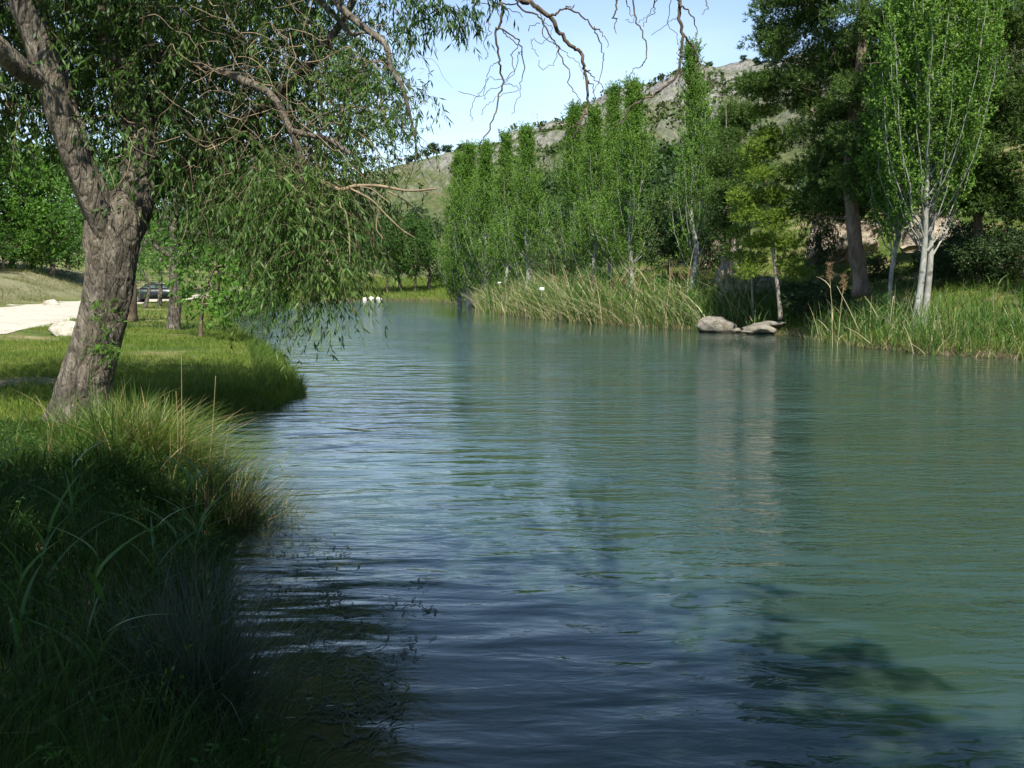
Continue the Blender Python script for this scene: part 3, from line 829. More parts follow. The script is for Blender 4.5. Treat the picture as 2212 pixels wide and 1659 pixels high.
def pine(seed, trunk, blobs, per=6, tper=26, spread=0.26, nl=0.13, nw=0.014, needles=9, lmat=None, bmat=None, rtip=0.010, fork=0.2, rmax=0.10, up=0.5, dead=0):
    rng = np.random.default_rng(seed)
    tr = spline(trunk, 30)
    A, O = in_blobs(blobs, per, rng, 0.2)
    ch = grow([tr[int(30 * fork):]], A, rng, 4, 0.06, rtip, 0.5, 0.15, rmax)
    tb = MB(); tube(tb, tr[:, :3], tr[:, 3] * (1 + 0.06 * rng.normal(size=30)), 12)
    chains_to(tb, ch, 0, 5)
    for k in range(dead):
        i = rng.integers(8, 24); p = tr[i, :3]; a = rng.uniform(0, 6.28); l = rng.uniform(0.6, 2.2)
        e = p + np.array([math.cos(a) * l, math.sin(a) * l, rng.uniform(-0.3, 0.4)])
        q = spline([p, (p + e) / 2 + rng.normal(size=3) * 0.12, e], 6)
        tube(tb, q, np.linspace(0.025, 0.006, 6), 4, 0, False)
    cb = MB(); tufts(cb, A, O, rng, tper, spread, nl, nw, needles, up)
    return [('trunk', tb, bmat or M_PINEBARK, True), ('crown', cb, lmat or M_PINE, False)]

def foot(x, y):
    return (x, y, float(ground_z(x, y)))

def foot_img(px, d):
    x = (px / K - 512) / 1000.0 * d
    return foot(x, d)

# ------------------------------------------------------------------ the near willow
rng = np.random.default_rng(42)
WB = foot_img(160, 12.6)

def limb(rows, n):
    """Rows (photo x, photo y, distance, radius) to a polyline."""
    q = arr([list(pt(a, b, d)) + [r] for a, b, d, r in rows])
    return spline(q, n)

def bark_tube(mb, Q, n=44, rows=120, ridge=0.035, seed=0, mat=0, flare=None):
    Q = spline(Q, rows); P = Q[:, :3]; R = Q[:, 3]
    d, a, b = frames(P)
    th = np.arange(n) * 2 * np.pi / n
    ln = np.concatenate([[0], np.cumsum(np.linalg.norm(np.diff(P, axis=0), axis=1))])
    TH, LL = np.meshgrid(th, ln)
    tw = TH + LL * 0.25
    g = fbm(np.cos(tw) * 3.2 + LL * 0.5 + 40, np.sin(tw) * 3.2 + LL * 0.35, seed, 4) - 0.5
    g2 = 1 - np.abs(2 * fbm(np.cos(tw) * 8 + LL * 1.6, np.sin(tw) * 8 + 30 + LL * 1.3, seed + 9, 4, 0.6) - 1)
    lob = 0.07 * np.sin(TH * 3 + LL * 0.9 + seed) + 0.05 * np.sin(TH * 5 - LL * 1.3)
    rr = R[:, None] * (1 + 0.22 * g + lob) + ridge * (g2 - 0.7)
    if flare is not None:
        rr = rr + flare * np.exp(-LL / 0.28) * (0.6 + 0.6 * np.sin(TH * 4 + 1.0))
    V = P[:, None, :] + rr[:, :, None] * (np.cos(TH)[..., None] * a[:, None, :] + np.sin(TH)[..., None] * b[:, None, :])
    m = rows
    i = np.arange(m - 1)[:, None]; j = np.arange(n)[None, :]
    q = np.stack([i * n + j, i * n + (j + 1) % n, (i + 1) * n + (j + 1) % n, (i + 1) * n + j], -1).reshape(-1, 4)
    V = np.concatenate([V.reshape(-1, 3), P[-1:] + d[-1:] * R[-1]])
    k = np.arange(n); top = (m - 1) * n
    mb.add(V, q, np.stack([top + k, top + (k + 1) % n, np.full(n, m * n)], -1), mat)

w0 = pt(160, 930, 12.6)
TRUNK = [(148, 960, 12.6, 0.38), (163, 905, 12.6, 0.335), (178, 840, 12.6, 0.31), (197, 770, 12.6, 0.28), (217, 700, 12.6, 0.262), (231, 640, 12.6, 0.262),
         (240, 580, 12.6, 0.275), (245, 520, 12.6, 0.31), (250, 470, 12.6, 0.30), (255, 440, 12.6, 0.24)]
LIMBS = [
    [(243, 560, 12.62, 0.12), (228, 500, 12.5, 0.18), (205, 440, 12.4, 0.185), (182, 385, 12.3, 0.172), (155, 320, 12.2, 0.162), (128, 245, 12.1, 0.155), (102, 165, 12.0, 0.145), (78, 90, 12.0, 0.135), (52, 25, 11.9, 0.12), (20, -60, 11.9, 0.11), (-40, -160, 12, 0.09)],
    [(246, 570, 12.64, 0.12), (264, 510, 12.7, 0.22), (290, 440, 12.8, 0.215), (302, 360, 12.9, 0.20), (299, 270, 13.0, 0.185), (275, 190, 13.1, 0.175), (248, 110, 13.2, 0.16), (237, 20, 13.3, 0.145), (232, -80, 13.4, 0.12), (250, -200, 13.6, 0.09)],
    [(248, 560, 12.65, 0.1), (272, 500, 12.8, 0.18), (305, 440, 13.1, 0.15), (350, 395, 13.4, 0.13), (400, 350, 13.6, 0.115), (450, 315, 13.6, 0.10), (520, 270, 13.4, 0.085), (600, 205, 13.0, 0.07), (690, 115, 12.5, 0.055), (760, 10, 12.2, 0.04), (800, -80, 12, 0.03)],
    [(300, 300, 13.0, 0.14), (345, 215, 13.5, 0.12), (400, 120, 13.9, 0.10), (480, 20, 14.2, 0.08), (560, -90, 14.4, 0.06)],
    [(190, 330, 12.25, 0.07), (172, 280, 12.5, 0.07), (131, 146, 12.7, 0.06), (96, 50, 12.8, 0.05), (90, -50, 13, 0.04)],
    [(100, 180, 12.0, 0.12), (40, 145, 11.7, 0.12), (-20, 90, 11.4, 0.11), (-120, 20, 11.2, 0.08), (-260, -40, 11.4, 0.05)],
    [(330, 120, 13.4, 0.09), (430, 140, 12.6, 0.06), (520, 172, 11.9, 0.05), (585, 205, 11.6, 0.045), (622, 270, 11.5, 0.042), (645, 320, 11.5, 0.036), (650, 370, 11.5, 0.030), (668, 430, 11.5, 0.025), (700, 470, 11.5, 0.018)],
    [(628, 282, 11.5, 0.034), (668, 292, 11.4, 0.032), (712, 302, 11.4, 0.032), (745, 325, 11.3, 0.027), (783, 348, 11.3, 0.02)],
    [(655, 385, 11.5, 0.03), (700, 395, 11.3, 0.026), (735, 410, 11.1, 0.024), (770, 402, 11.0, 0.022), (820, 402, 10.8, 0.018), (880, 412, 10.6, 0.013), (940, 408, 10.5, 0.008)],
    [(700, -30, 12.3, 0.05), (740, 20, 12.0, 0.045), (785, 58, 11.7, 0.04), (833, 96, 11.5, 0.034), (843, 145, 11.4, 0.03), (868, 185, 11.3, 0.024), (886, 250, 11.3, 0.018), (898, 312, 11.3, 0.012), (896, 350, 11.3, 0.009), (874, 408, 11.3, 0.006)],
    [(690, 0, 12.4, 0.04), (743, 55, 12.2, 0.03), (763, 75, 12.1, 0.025), (784, 70, 12, 0.015), (830, 78, 11.9, 0.008)],
    [(655, 70, 12.6, 0.03), (693, 100, 12.4, 0.024), (706, 140, 12.3, 0.018), (702, 200, 12.3, 0.012), (715, 260, 12.3, 0.008)],
    [(623, 466, 11.40, 0.0140), (646, 493, 11.30, 0.0120), (661, 526, 11.20, 0.0100), (688, 538, 11.10, 0.0090), (711, 568, 11.00, 0.0070), (748, 596, 11.00, 0.0040)],
    [(733, 421, 11.00, 0.0100), (736, 446, 10.90, 0.0090), (748, 463, 10.90, 0.0080), (755, 521, 10.90, 0.0060), (755, 578, 10.90, 0.0030)],
    [(758, 408, 10.90, 0.0120), (801, 431, 10.80, 0.0100), (833, 463, 10.80, 0.0080), (868, 496, 10.80, 0.0060), (896, 513, 10.80, 0.0030)],
    [(778, 404, 10.80, 0.0080), (801, 408, 10.80, 0.0070), (828, 428, 10.80, 0.0060), (843, 438, 10.80, 0.0030)],
    [(821, 451, 10.80, 0.0070), (817, 458, 10.80, 0.0060), (813, 493, 10.80, 0.0050), (828, 516, 10.80, 0.0030)],
    [(838, 413, 10.70, 0.0090), (853, 421, 10.70, 0.0080), (881, 438, 10.70, 0.0060), (913, 469, 10.70, 0.0030)],
    [(868, 411, 10.70, 0.0080), (913, 413, 10.60, 0.0060), (958, 421, 10.60, 0.0030)],
]
willow = empty('willow_tree', WB)
tag(willow, 'large leaning willow with forked grey trunk at the water on the left', 'tree')
off = -arr(WB)
def local(q):
    q = q.copy(); q[:, :3] += off; return q
mb = MB(); bark_tube(mb, local(limb(TRUNK, 60)), 80, 220, 0.05, 3, 0, 0.10)
mb.build('trunk', M_WBARK, willow, True)
main = []
for i, rows in enumerate(LIMBS):
    q = local(limb(rows, 28)); main.append(q)
    mb = MB()
    if rows[0][3] > 0.1: bark_tube(mb, q, 30, 90, 0.02, 20 + i)
    else: tube(mb, q[:, :3], q[:, 3] * (1 + 0.08 * rng.normal(size=28)), 8)
    mb.build('limb', M_PALETWIG if i == 8 or i >= 12 else M_WBARK, willow, True)

def sample_poly(poly, n, dmin, dmax, rng, dens=None):
    px = arr(poly); lo = px.min(0); hi = px.max(0); res = []
    while len(res) < n:
        c = lo + rng.random((n * 3, 2)) * (hi - lo)
        ok = in_poly(c[:, 0], c[:, 1], poly)
        c = c[ok]
        if dens is not None:
            c = c[rng.random(len(c)) < dens(c[:, 0], c[:, 1])]
        res += [tuple(r) for r in c]
    res = res[:n]
    return np.array([pt(a, b, rng.uniform(dmin, dmax)) for a, b in res])

MASS = [(-260, -220), (840, -220), (800, 20), (800, 110), (850, 170), (880, 240), (850, 280), (790, 340), (790, 400), (750, 480), (700, 540), (640, 520), (560, 480), (470, 420), (360, 350), (300, 310), (170, 240), (-260, 320)]
def dens_mass(x, y):
    d = np.where((x > 690) & (y < 330), 0.28, 1.0)
    d = np.where((x < 210) & (y > 100) & (y < 330), 0.75, d)
    d = np.where((y > 370) & (x > 420), 0.35, d)
    return d
A1 = sample_poly(MASS, 560, 12.2, 16.5, rng, dens_mass)
CURT = [(570, 320), (670, 320), (765, 380), (750, 430), (730, 470), (715, 530), (700, 590), (680, 615), (655, 580), (630, 500), (590, 420)]
A2 = sample_poly(CURT, 52, 10.8, 12.6, rng)
LOWL = [(430, 310), (560, 330), (640, 430), (610, 490), (550, 480), (490, 440), (450, 380)]
A3 = sample_poly(LOWL, 22, 12.0, 14.5, rng)
A4 = np.concatenate([arr([pt(a, b, 11.3) for a, b in [(870, 190), (880, 230), (868, 262), (893, 270), (845, 145), (880, 210), (830, 330), (842, 350)]]), sample_poly([(720, 100), (850, 130), (880, 220), (830, 300), (720, 330)], 26, 11.2, 12.5, rng)])
SUNNY, _o = in_blobs([(-5.8, 11.6, 7.4, 2.0, 1.5, 1.0), (-3.8, 11.4, 7.6, 2.0, 1.5, 1.0), (-8.0, 12.0, 7.6, 1.8, 1.6, 1.1), (-4.8, 10.8, 8.6, 2.2, 1.2, 0.8), (-1.9, 11.8, 7.6, 1.6, 1.5, 1.0), (-7.0, 10.8, 8.3, 1.8, 1.2, 0.8)], 11, rng, 0.1)
ATT = np.concatenate([A1, A2, A3, A4, SUNNY])
ch = grow(main, ATT + off, rng, 5, 0.085, 0.0045, 0.5, 0.1, 0.05)
mb = MB(); chains_to(mb, ch, 0, 5)
# bare crooked twigs inside and below the crown
for k in range(120):
    a, b = rng.uniform(300, 830), rng.uniform(-10, 360)
    p = pt(a, b, rng.uniform(10.9, 12.4)) + off
    m = 8
    d = unit(np.array([rng.normal() * 0.8 + 0.3, rng.normal() * 0.3, rng.normal() * 0.5 - 0.25]))
    st = np.cumsum(np.vstack([np.zeros(3), d * 0.12 + rng.normal(size=(m, 3)) * 0.055 + np.array([0, 0, -0.015]) * np.arange(m)[:, None]]), 0)
    tube(mb, p + spline(st * rng.uniform(0.6, 1.2), 16), np.linspace(rng.uniform(0.0035, 0.008), 0.002, 16), 4, 1 if rng.random() < 0.35 else 0, False)
tag(mb.build('branches', [M_WTWIG, M_PALETWIG], willow, True), kind='stuff')
mb = MB()
fine_leaves(mb, A1 + off, rng, 12, 18, 0.64, 0.36, 0.108, 0.026, 0.75, None, 0, 1, 0.005, leafdrop=0.7)
fine_leaves(mb, SUNNY + off, rng, 10, 12, 0.7, 0.36, 0.18, 0.05, 0.75, None, 0, 1, 0.005, leafdrop=0.7)
fine_leaves(mb, A2 + off, rng, 13, 21, 0.66, 0.16, 0.105, 0.020, 0.95, None, 0, 1, 0.005, leafdrop=0.8)
fine_leaves(mb, A3 + off, rng, 14, 20, 0.62, 0.22, 0.108, 0.021, 0.85, None, 0, 1, 0.005, leafdrop=0.8)
fine_leaves(mb, A4 + off, rng, 8, 15, 0.40, 0.15, 0.10, 0.016, 0.6, None, 0, 1, 0.004, leafdrop=0.6)
mb.build('crown', [M_WILLOW, M_WTWIG], willow)
# a sprout on the trunk
mb = MB()
C = arr([pt(a, b, 12.24) for a, b in [(225, 655), (228, 700), (222, 735), (232, 745), (218, 760)]]) + off
fine_leaves(mb, C, rng, 9, 8, 0.22, 0.035, 0.085, 0.017, 0.3, arr([[0.2, -0.9, 0]] * 5), 0, 1, 0.004, leafdrop=0.3)
mb.build('shoot', [M_BRIGHT, M_WTWIG], willow)

# ------------------------------------------------------------------ the tree over the camera with its bare hanging boughs
rng = np.random.default_rng(77)
OB = (4.2, -5.0, float(ground_z(4.2, -5.0)))
OB = (3.4, -6.4, float(ground_z(3.4, -6.4)))
over = empty('overhanging_tree', OB)
tag(over, 'crooked bare boughs hanging down from the top of the picture over the lake', 'tree')
off2 = -arr(OB)
trunk_o = spline(arr([(3.4, -6.4, 0.1, 0.40), (3.3, -6.0, 1.6, 0.33), (3.1, -5.4, 3.2, 0.30), (2.7, -4.2, 4.8, 0.24), (2.2, -2.4, 5.9, 0.18), (1.6, 0.2, 6.3, 0.11), (1.1, 1.6, 6.25, 0.05), (1.0, 2.3, 6.2, 0.02)]), 40)
mb = MB(); q = trunk_o.copy(); q[:, :3] += off2; bark_tube(mb, q, 24, 90, 0.02, 8, 0, 0.08)
mb.build('trunk', M_WBARK, over, True)
def zb(pts):        # coordinates measured on an enlarged crop of the top of the photograph
    return [(864 + a * 0.3125, b * 0.3125) for a, b in pts]
HANG = [
    (0.0, 0.011, 7.0, [(690, -160), (700, -60), (690, 0), (712, 70), (690, 170), (662, 230), (675, 340), (690, 450), (712, 580), (680, 680), (655, 800), (600, 930), (550, 1000), (545, 1050), (490, 1115)]),
    (0.1, 0.006, 6.9, [(690, 195), (790, 255), (835, 300), (855, 440), (840, 560), (825, 650), (770, 790)]),
    (0.1, 0.004, 7.1, [(690, 20), (640, 60), (620, 130), (612, 190), (625, 230), (585, 290), (605, 380), (600, 405)]),
    (0.1, 0.004, 6.8, [(705, 200), (740, 250), (805, 310), (770, 380), (780, 480), (710, 550), (600, 540), (580, 610), (530, 660), (490, 760), (495, 830)]),
    (0.1, 0.0035, 6.9, [(845, 370), (820, 370), (810, 470), (720, 580), (600, 640), (590, 690)]),
    (0.1, 0.003, 7.2, [(680, 420), (620, 470), (590, 590), (560, 670), (400, 630)]),
    (0.1, 0.003, 7.2, [(700, 570), (780, 590), (820, 625), (700, 660), (600, 720), (565, 800)]),
    (0.0, 0.021, 7.4, [(720, -150), (790, -60), (850, 0), (940, 50), (1040, 120), (1110, 230), (1180, 315), (1250, 370), (1270, 470), (1295, 550), (1300, 640), (1297, 745), (1250, 820), (1225, 900), (1190, 960)]),
    (0.1, 0.008, 7.3, [(780, -30), (800, 0), (860, 75), (960, 120), (1020, 220), (1085, 310), (1120, 420), (1165, 490), (1170, 590), (1225, 650), (1250, 710), (1290, 745)]),
    (0.1, 0.011, 7.4, [(1020, 105), (1060, 105), (1090, 90), (1130, 60), (1180, 50), (1205, 40)]),
    (0.1, 0.007, 7.5, [(1140, 60), (1240, 95), (1330, 190), (1370, 260), (1400, 340), (1405, 440), (1380, 560), (1330, 640)]),
    (0.1, 0.006, 7.5, [(1340, 195), (1380, 210), (1420, 260), (1450, 318)]),
    (0.1, 0.006, 7.4, [(1280, 490), (1300, 495), (1350, 540), (1395, 590), (1415, 630)]),
    (0.1, 0.005, 7.4, [(1300, 560), (1335, 620), (1335, 720)]),
    (0.1, 0.007, 7.4, [(1297, 745), (1240, 850), (1190, 875), (1130, 900)]),
    (0.1, 0.006, 7.5, [(1290, 770), (1270, 800), (1285, 870), (1240, 970)]),
    (0.1, 0.006, 7.3, [(690, 20), (760, 30), (860, 10), (960, 80), (990, 150), (1040, 180)]),
    (0.1, 0.005, 7.3, [(700, 70), (760, 65), (850, 105)]),
    (0.1, 0.004, 7.3, [(1000, 130), (985, 240), (1050, 300), (1090, 330), (1075, 420), (1030, 460), (970, 470), (950, 410)]),
    (0.1, 0.003, 7.3, [(1040, 170), (1040, 240), (980, 300), (920, 270), (910, 310), (950, 385)]),
    (0.1, 0.003, 7.3, [(960, 150), (900, 190), (885, 220)]),
    (0.1, 0.003, 7.3, [(1090, 310), (1150, 370), (1210, 420), (1250, 470), (1270, 550)]),
    (0.0, 0.009, 7.8, [(1520, -160), (1505, -50), (1500, 0), (1490, 80), (1470, 130), (1500, 130), (1480, 170), (1490, 235)]),
    (0.0, 0.007, 7.6, [(1590, -150), (1610, 0), (1635, 140), (1670, 200), (1705, 330), (1700, 410), (1670, 455), (1610, 480), (1585, 560), (1585, 600)]),
    (0.0, 0.005, 7.6, [(1560, -100), (1565, 0), (1590, 80), (1615, 150), (1560, 135)]),
    (0.0, 0.005, 7.7, [(1790, -100), (1770, 0), (1720, 110), (1680, 175)]),
    (0.0, 0.004, 7.7, [(1755, 40), (1760, 95), (1690, 130), (1640, 150)]),
    (0.0, 0.017, 8.0, [(1880, -170), (1905, -60), (1925, 0), (1935, 120), (1955, 250), (1945, 380), (1910, 520), (1820, 610), (1700, 680), (1600, 740), (1540, 830), (1470, 920)]),
    (0.1, 0.009, 8.0, [(1930, 30), (1960, 55), (2010, 100), (2050, 200), (2050, 330)]),
    (0.1, 0.010, 8.1, [(1955, 230), (1980, 270), (2020, 320), (2055, 370), (2065, 430), (2100, 450), (2105, 540), (2160, 580), (2200, 650)]),
    (0.1, 0.005, 8.0, [(1950, 350), (1930, 400), (1935, 480), (1925, 640)]),
    (0.1, 0.005, 8.1, [(2060, 430), (2040, 490), (2000, 600)]),
    (0.0, 0.004, 7.9, [(1880, -80), (1870, 0), (1855, 160), (1915, 250), (1930, 340)]),
    (0.1, 0.003, 7.9, [(1930, 120), (1850, 160), (1740, 250)]),
    (0.0, 0.006, 8.0, [(2070, -100), (2110, 0), (2120, 60), (2085, 100)]),
    (0.0, 0.008, 6.8, [(120, -180), (220, -60), (290, 10), (370, 90), (415, 190), (430, 280), (475, 355)]),
    (0.1, 0.004, 6.8, [(300, 20), (420, 80), (470, 170), (530, 220)]),
    (0.1, 0.004, 6.8, [(230, -60), (150, 0), (80, 60), (40, 150), (30, 220)]),
    (0.1, 0.004, 6.8, [(240, -40), (220, 40), (180, 110), (170, 160)]),
    (0.0, 0.006, 6.6, [(480, -150), (470, -40), (520, 30), (560, 20), (640, 40), (690, 30)]),
]
main_o = []
groups = []
for flag, r, d, pts in HANG:
    im = zb(pts); n = len(im)
    dz = rng.uniform(-0.25, 0.25)
    rows = [list(pt(a, b, d + dz * i / n)) + [max(0.0022, r * (1 - 0.75 * i / (n - 1)))] for i, (a, b) in enumerate(im)]
    q = spline(rows, max(8, n * 4))
    q[:, :3] += rng.normal(size=(len(q), 3)) * 0.006
    q[:, :3] += off2
    if flag == 0.0: groups.append((MB(), q[0]))
    tube(groups[-1][0], q[:, :3], q[:, 3], 7 if r > 0.006 else 5)
    main_o.append(q)
# the heads of the hanging boughs join the limb above
to = trunk_o.copy(); to[:, :3] += off2
for mb, h in groups:
    k = 26 + int(np.argmin(np.linalg.norm(to[26:, :3] - h[:3], axis=1)))
    a = to[k, :3]; m = (a + h[:3]) / 2 + np.array([0, 0, 0.25])
    tube(mb, spline([a, m, h[:3]], 10), np.linspace(max(0.02, h[3] * 1.6), h[3], 10), 7)
    mb.build('bough', M_OTWIG, over, True)
# crown overhead (behind and above the camera) and the few leaves left on the boughs in view
blob_o = [(1.4, -4.8, 7.2, 3.2, 2.8, 1.4), (-1.2, -3.2, 6.9, 3.2, 2.4, 1.2), (-0.6, 1.5, 6.9, 1.7, 1.4, 0.8), (-2.9, 3.1, 6.8, 1.7, 1.5, 0.8), (-4.2, 3.1, 6.6, 2.0, 1.6, 0.8), (-5.8, 2.4, 6.4, 1.6, 1.6, 0.8),
          (0.9, -1.4, 7.0, 1.6, 1.5, 0.9), (-0.4, 0.2, 6.9, 2.2, 1.8, 0.9), (-2.6, 0.4, 6.8, 2.2, 1.9, 0.9), (-4.8, 0.2, 6.5, 2.2, 1.8, 0.9), (-6.6, -0.4, 6.2, 1.9, 1.8, 0.9), (4.4, -5.2, 6.8, 2.2, 2.2, 1.2), (-5.2, -2.8, 6.6, 2.6, 2.2, 1.1)]
A, O = in_blobs(blob_o, 14, rng, 0.1)
ch = grow([to[14:]], A + off2, rng, 4, 0.07, 0.008, 0.5, 0.4, 0.08)
mb = MB(); chains_to(mb, ch)
tag(mb.build('branches', M_WTWIG, over, True), kind='stuff')
mb = MB()
fine_leaves(mb, A + off2, rng, 13, 12, 0.8, 0.5, 0.24, 0.10, 0.5)
LV = [(100, 60), (150, 30), (200, 10), (60, 100), (170, 130), (30, 200), (40, 170), (320, 130), (300, 150), (480, 100), (430, 110), (440, 60), (230, 40), (90, 20), (510, 20), (560, -10), (130, -20), (250, -20), (620, 0), (400, 20)]
C = arr([pt(a, b, 6.8) for a, b in zb(LV)]) + off2
fine_leaves(mb, C, rng, 6, 7, 0.16, 0.05, 0.075, 0.014, 0.7, leafdrop=1.0)
mb.build('crown', M_OVER, over)

# ------------------------------------------------------------------ poplars of the far bank
POP = [poplar(11, 12.5, 5.5, 80, bare=0.05), poplar(12, 12.5, 4.8, 76, bare=0.05), poplar(14, 12.5, 4.4, 64, dens=0.85)]
protos = []
spots = [
    # photo x, distance, photo y of the tip, variant, turn, label
    (992, 88, 345, 0, 0.3, 'poplar with a dark straight trunk at the far left end of the poplar row'),
    (1014, 86, 325, 1, 2.0, 'poplar just right of the leftmost poplar, its trunk standing close beside it'),
    (1050, 82, 320, 0, 4.1, 'third poplar from the left of the row, trunk hidden behind low brush'),
    (1095, 77, 300, 1, 1.1, 'dense dark poplar standing behind the white sign board on a post'),
    (1138, 71, 285, 1, 5.2, 'poplar with a white trunk rising just left of the white sign above the reeds'),
    (1240, 66, 240, 0, 3.0, 'shaded poplar at the left edge of the tall middle clump'),
    (1282, 60, 245, 1, 0.9, 'poplar with a sunlit white trunk in the middle of the tall clump'),
    (1318, 63, 200, 1, 2.7, 'tallest poplar of the middle clump, standing behind two white trunks'),
    (1358, 57, 190, 0, 5.9, 'bright green poplar with forked white trunk at the right of the middle clump'),
    (1491, 52, 108, 2, 1.6, 'slender poplar standing alone between the poplar clump and the yellow young pine'),
]
for px, d, ty, v, rz, lab in spots:
    base = foot_img(px, d)
    h = (pt(px, ty, d)[2] - base[2]) / 1.03
    wd = (0.5 + 0.5 * h / 12.5) * (0.88 + 0.24 * ((px * 7 + 3) % 11) / 10)
    sc = (wd, wd * 1.05, h / 12.5)
    if v not in [p[0] for p in protos]:
        o = put_tree('poplar_tree', base, POP[v], lab, 'poplar', 'poplars along the far bank', rz)
        o.scale = sc
        protos.append((v, o))
    else:
        src = [p[1] for p in protos if p[0] == v][0]
        o = copy_tree(src)
        o.location = base; o.rotation_euler = (0, 0, rz); o.scale = sc
        tag(o, lab, 'poplar', 'poplars along the far bank')
put_tree('poplar_tree', foot_img(1984, 33), poplar(21, 14.0, 4.4, 104, forks=2, bare=0.16, dens=1.25, low=[0.15, 0.3, 0.55, 0.85, 1.0, 0.85, 0.55, 0.1], tr0=0.095, open_=0.04, steep=0.06), 'tall twin stemmed poplar with pale trunks at the right, above the reeds', 'poplar', 'poplars along the far bank', 0.6)
put_tree('poplar_tree', foot_img(1921, 35), poplar(22, 10.0, 3.0, 40, bare=0.25, dens=0.9, tr0=0.075), 'thin young poplar with grey stem between the big pine and the twin poplar', 'poplar', 'poplars along the far bank', 0.6)

o = copy_tree(protos[0][1]); o.location = foot(18.0, 26.0); o.rotation_euler = (0, 0, 2.2); o.scale = (1.2, 1.2, 0.95)
tag(o, 'poplar standing just beyond the right border, its shade lying on the slope', 'poplar', 'poplars along the far bank')

# ------------------------------------------------------------------ pines
def rel(base, rows):
    """photo rows (x, y, distance, r...) to coordinates from the tree's base"""
    return [tuple(pt(a, b, d) - arr(base)) + tuple(r) for a, b, d, *r in rows]

base = foot_img(1856, 38)
trunk = rel(base, [(1862, 640, 38, 0.36), (1858, 600, 38, 0.30), (1847, 520, 38, 0.28), (1838, 420, 38, 0.26), (1838, 320, 38.2, 0.24), (1850, 200, 38.3, 0.20), (1862, 100, 38.4, 0.16), (1862, 0, 38.5, 0.12), (1850, -120, 38.5, 0.07), (1845, -200, 38.5, 0.03)])
pads = [(1690, 70, 40.2, 1.10, 1.32, 0.83), (1755, 25, 40.2, 1.32, 1.43, 0.88), (1720, -40, 40.2, 1.09, 1.41, 0.76), (1800, -90, 37.5, 1.60, 1.60, 1.00), (1680, 20, 40.2, 0.67, 0.89, 0.56), (1672, 105, 40.2, 0.67, 0.89, 0.45),
        (1770, 100, 40.2, 1.56, 1.45, 0.89), (1860, 50, 36.5, 1.30, 1.30, 0.80), (1820, 150, 39.6, 1.44, 1.33, 0.66), (1640, 185, 40.2, 1.01, 1.23, 0.56), (1700, 195, 40.2, 1.36, 1.36, 0.68), (1615, 178, 40.2, 0.55, 0.88, 0.39), (1760, 215, 40.2, 0.79, 1.02, 0.56),
        (1790, 250, 39.6, 1.28, 1.28, 0.54), (1870, 190, 36.5, 1.30, 1.30, 0.70), (1740, 300, 40.2, 0.96, 1.18, 0.54), (1795, 335, 39.6, 1.21, 1.32, 0.55), (1865, 290, 36.5, 1.20, 1.20, 0.70), (1745, 375, 40.2, 0.98, 1.30, 0.54), (1800, 400, 39.6, 1.18, 1.18, 0.65),
        (1870, 385, 37, 1.10, 1.20, 0.70), (1770, 440, 40.2, 1.27, 1.48, 0.63), (1890, -60, 38, 1.60, 1.60, 1.00), (1850, -170, 38.4, 1.20, 1.20, 1.00), (1920, 110, 40, 1.80, 1.80, 1.00), (1930, 250, 41, 1.80, 1.80, 1.00), (1850, 440, 40, 1.60, 1.40, 0.80)]
B = [tuple(pt(a, b, d) - arr(base)) + (rx, ry, rz) for a, b, d, rx, ry, rz in pads]
put_tree('pine_tree', base, pine(31, trunk, B, 12, 74, 0.30, 0.16, 0.032, 8, rtip=0.011, fork=0.3, dead=16), 'big dark pine with thick rough trunk and layered boughs left of the twin poplar', 'pine', 'pines on the far bank')

base = foot_img(2118, 37)
trunk = rel(base, [(2122, 660, 37, 0.20), (2118, 580, 37, 0.165), (2112, 470, 37, 0.15), (2108, 350, 37, 0.14), (2112, 200, 37, 0.12), (2120, 50, 37, 0.09), (2125, -80, 37, 0.05), (2125, -140, 37, 0.02)])
pads = [(2080, 60, 36, 1.2, 1.3, 0.9), (2160, 30, 36, 1.4, 1.4, 1.0), (2215, 90, 36.5, 1.3, 1.3, 1.0), (2100, 140, 35.8, 1.2, 1.2, 0.8), (2180, 180, 35.5, 1.4, 1.3, 0.9), (2090, 240, 36.5, 1.1, 1.2, 0.8), (2150, 280, 35.5, 1.2, 1.2, 0.8), (2220, 270, 36, 1.2, 1.3, 0.9),
        (2100, 340, 36.5, 1.1, 1.2, 0.7), (2180, 370, 36, 1.3, 1.3, 0.7), (2130, 420, 36.2, 1.2, 1.2, 0.6), (2070, 430, 37, 0.9, 1.0, 0.5), (2210, 440, 36, 1.0, 1.2, 0.6), (2120, -60, 36.5, 1.3, 1.3, 1.1), (2190, -50, 37, 1.3, 1.3, 1.0), (2250, 0, 37, 1.4, 1.4, 1.2), (2260, 180, 37, 1.3, 1.4, 1.2), (2060, 340, 38, 1.0, 1.2, 0.8)]
B = [tuple(pt(a, b, d) - arr(base)) + (rx, ry, rz) for a, b, d, rx, ry, rz in pads]
put_tree('pine_tree', base, pine(32, trunk, B, 12, 66, 0.30, 0.16, 0.034, 8, rtip=0.010, fork=0.3, dead=10), 'tall olive green pine with slim trunk at the right edge behind the twin poplar', 'pine', 'pines on the far bank')

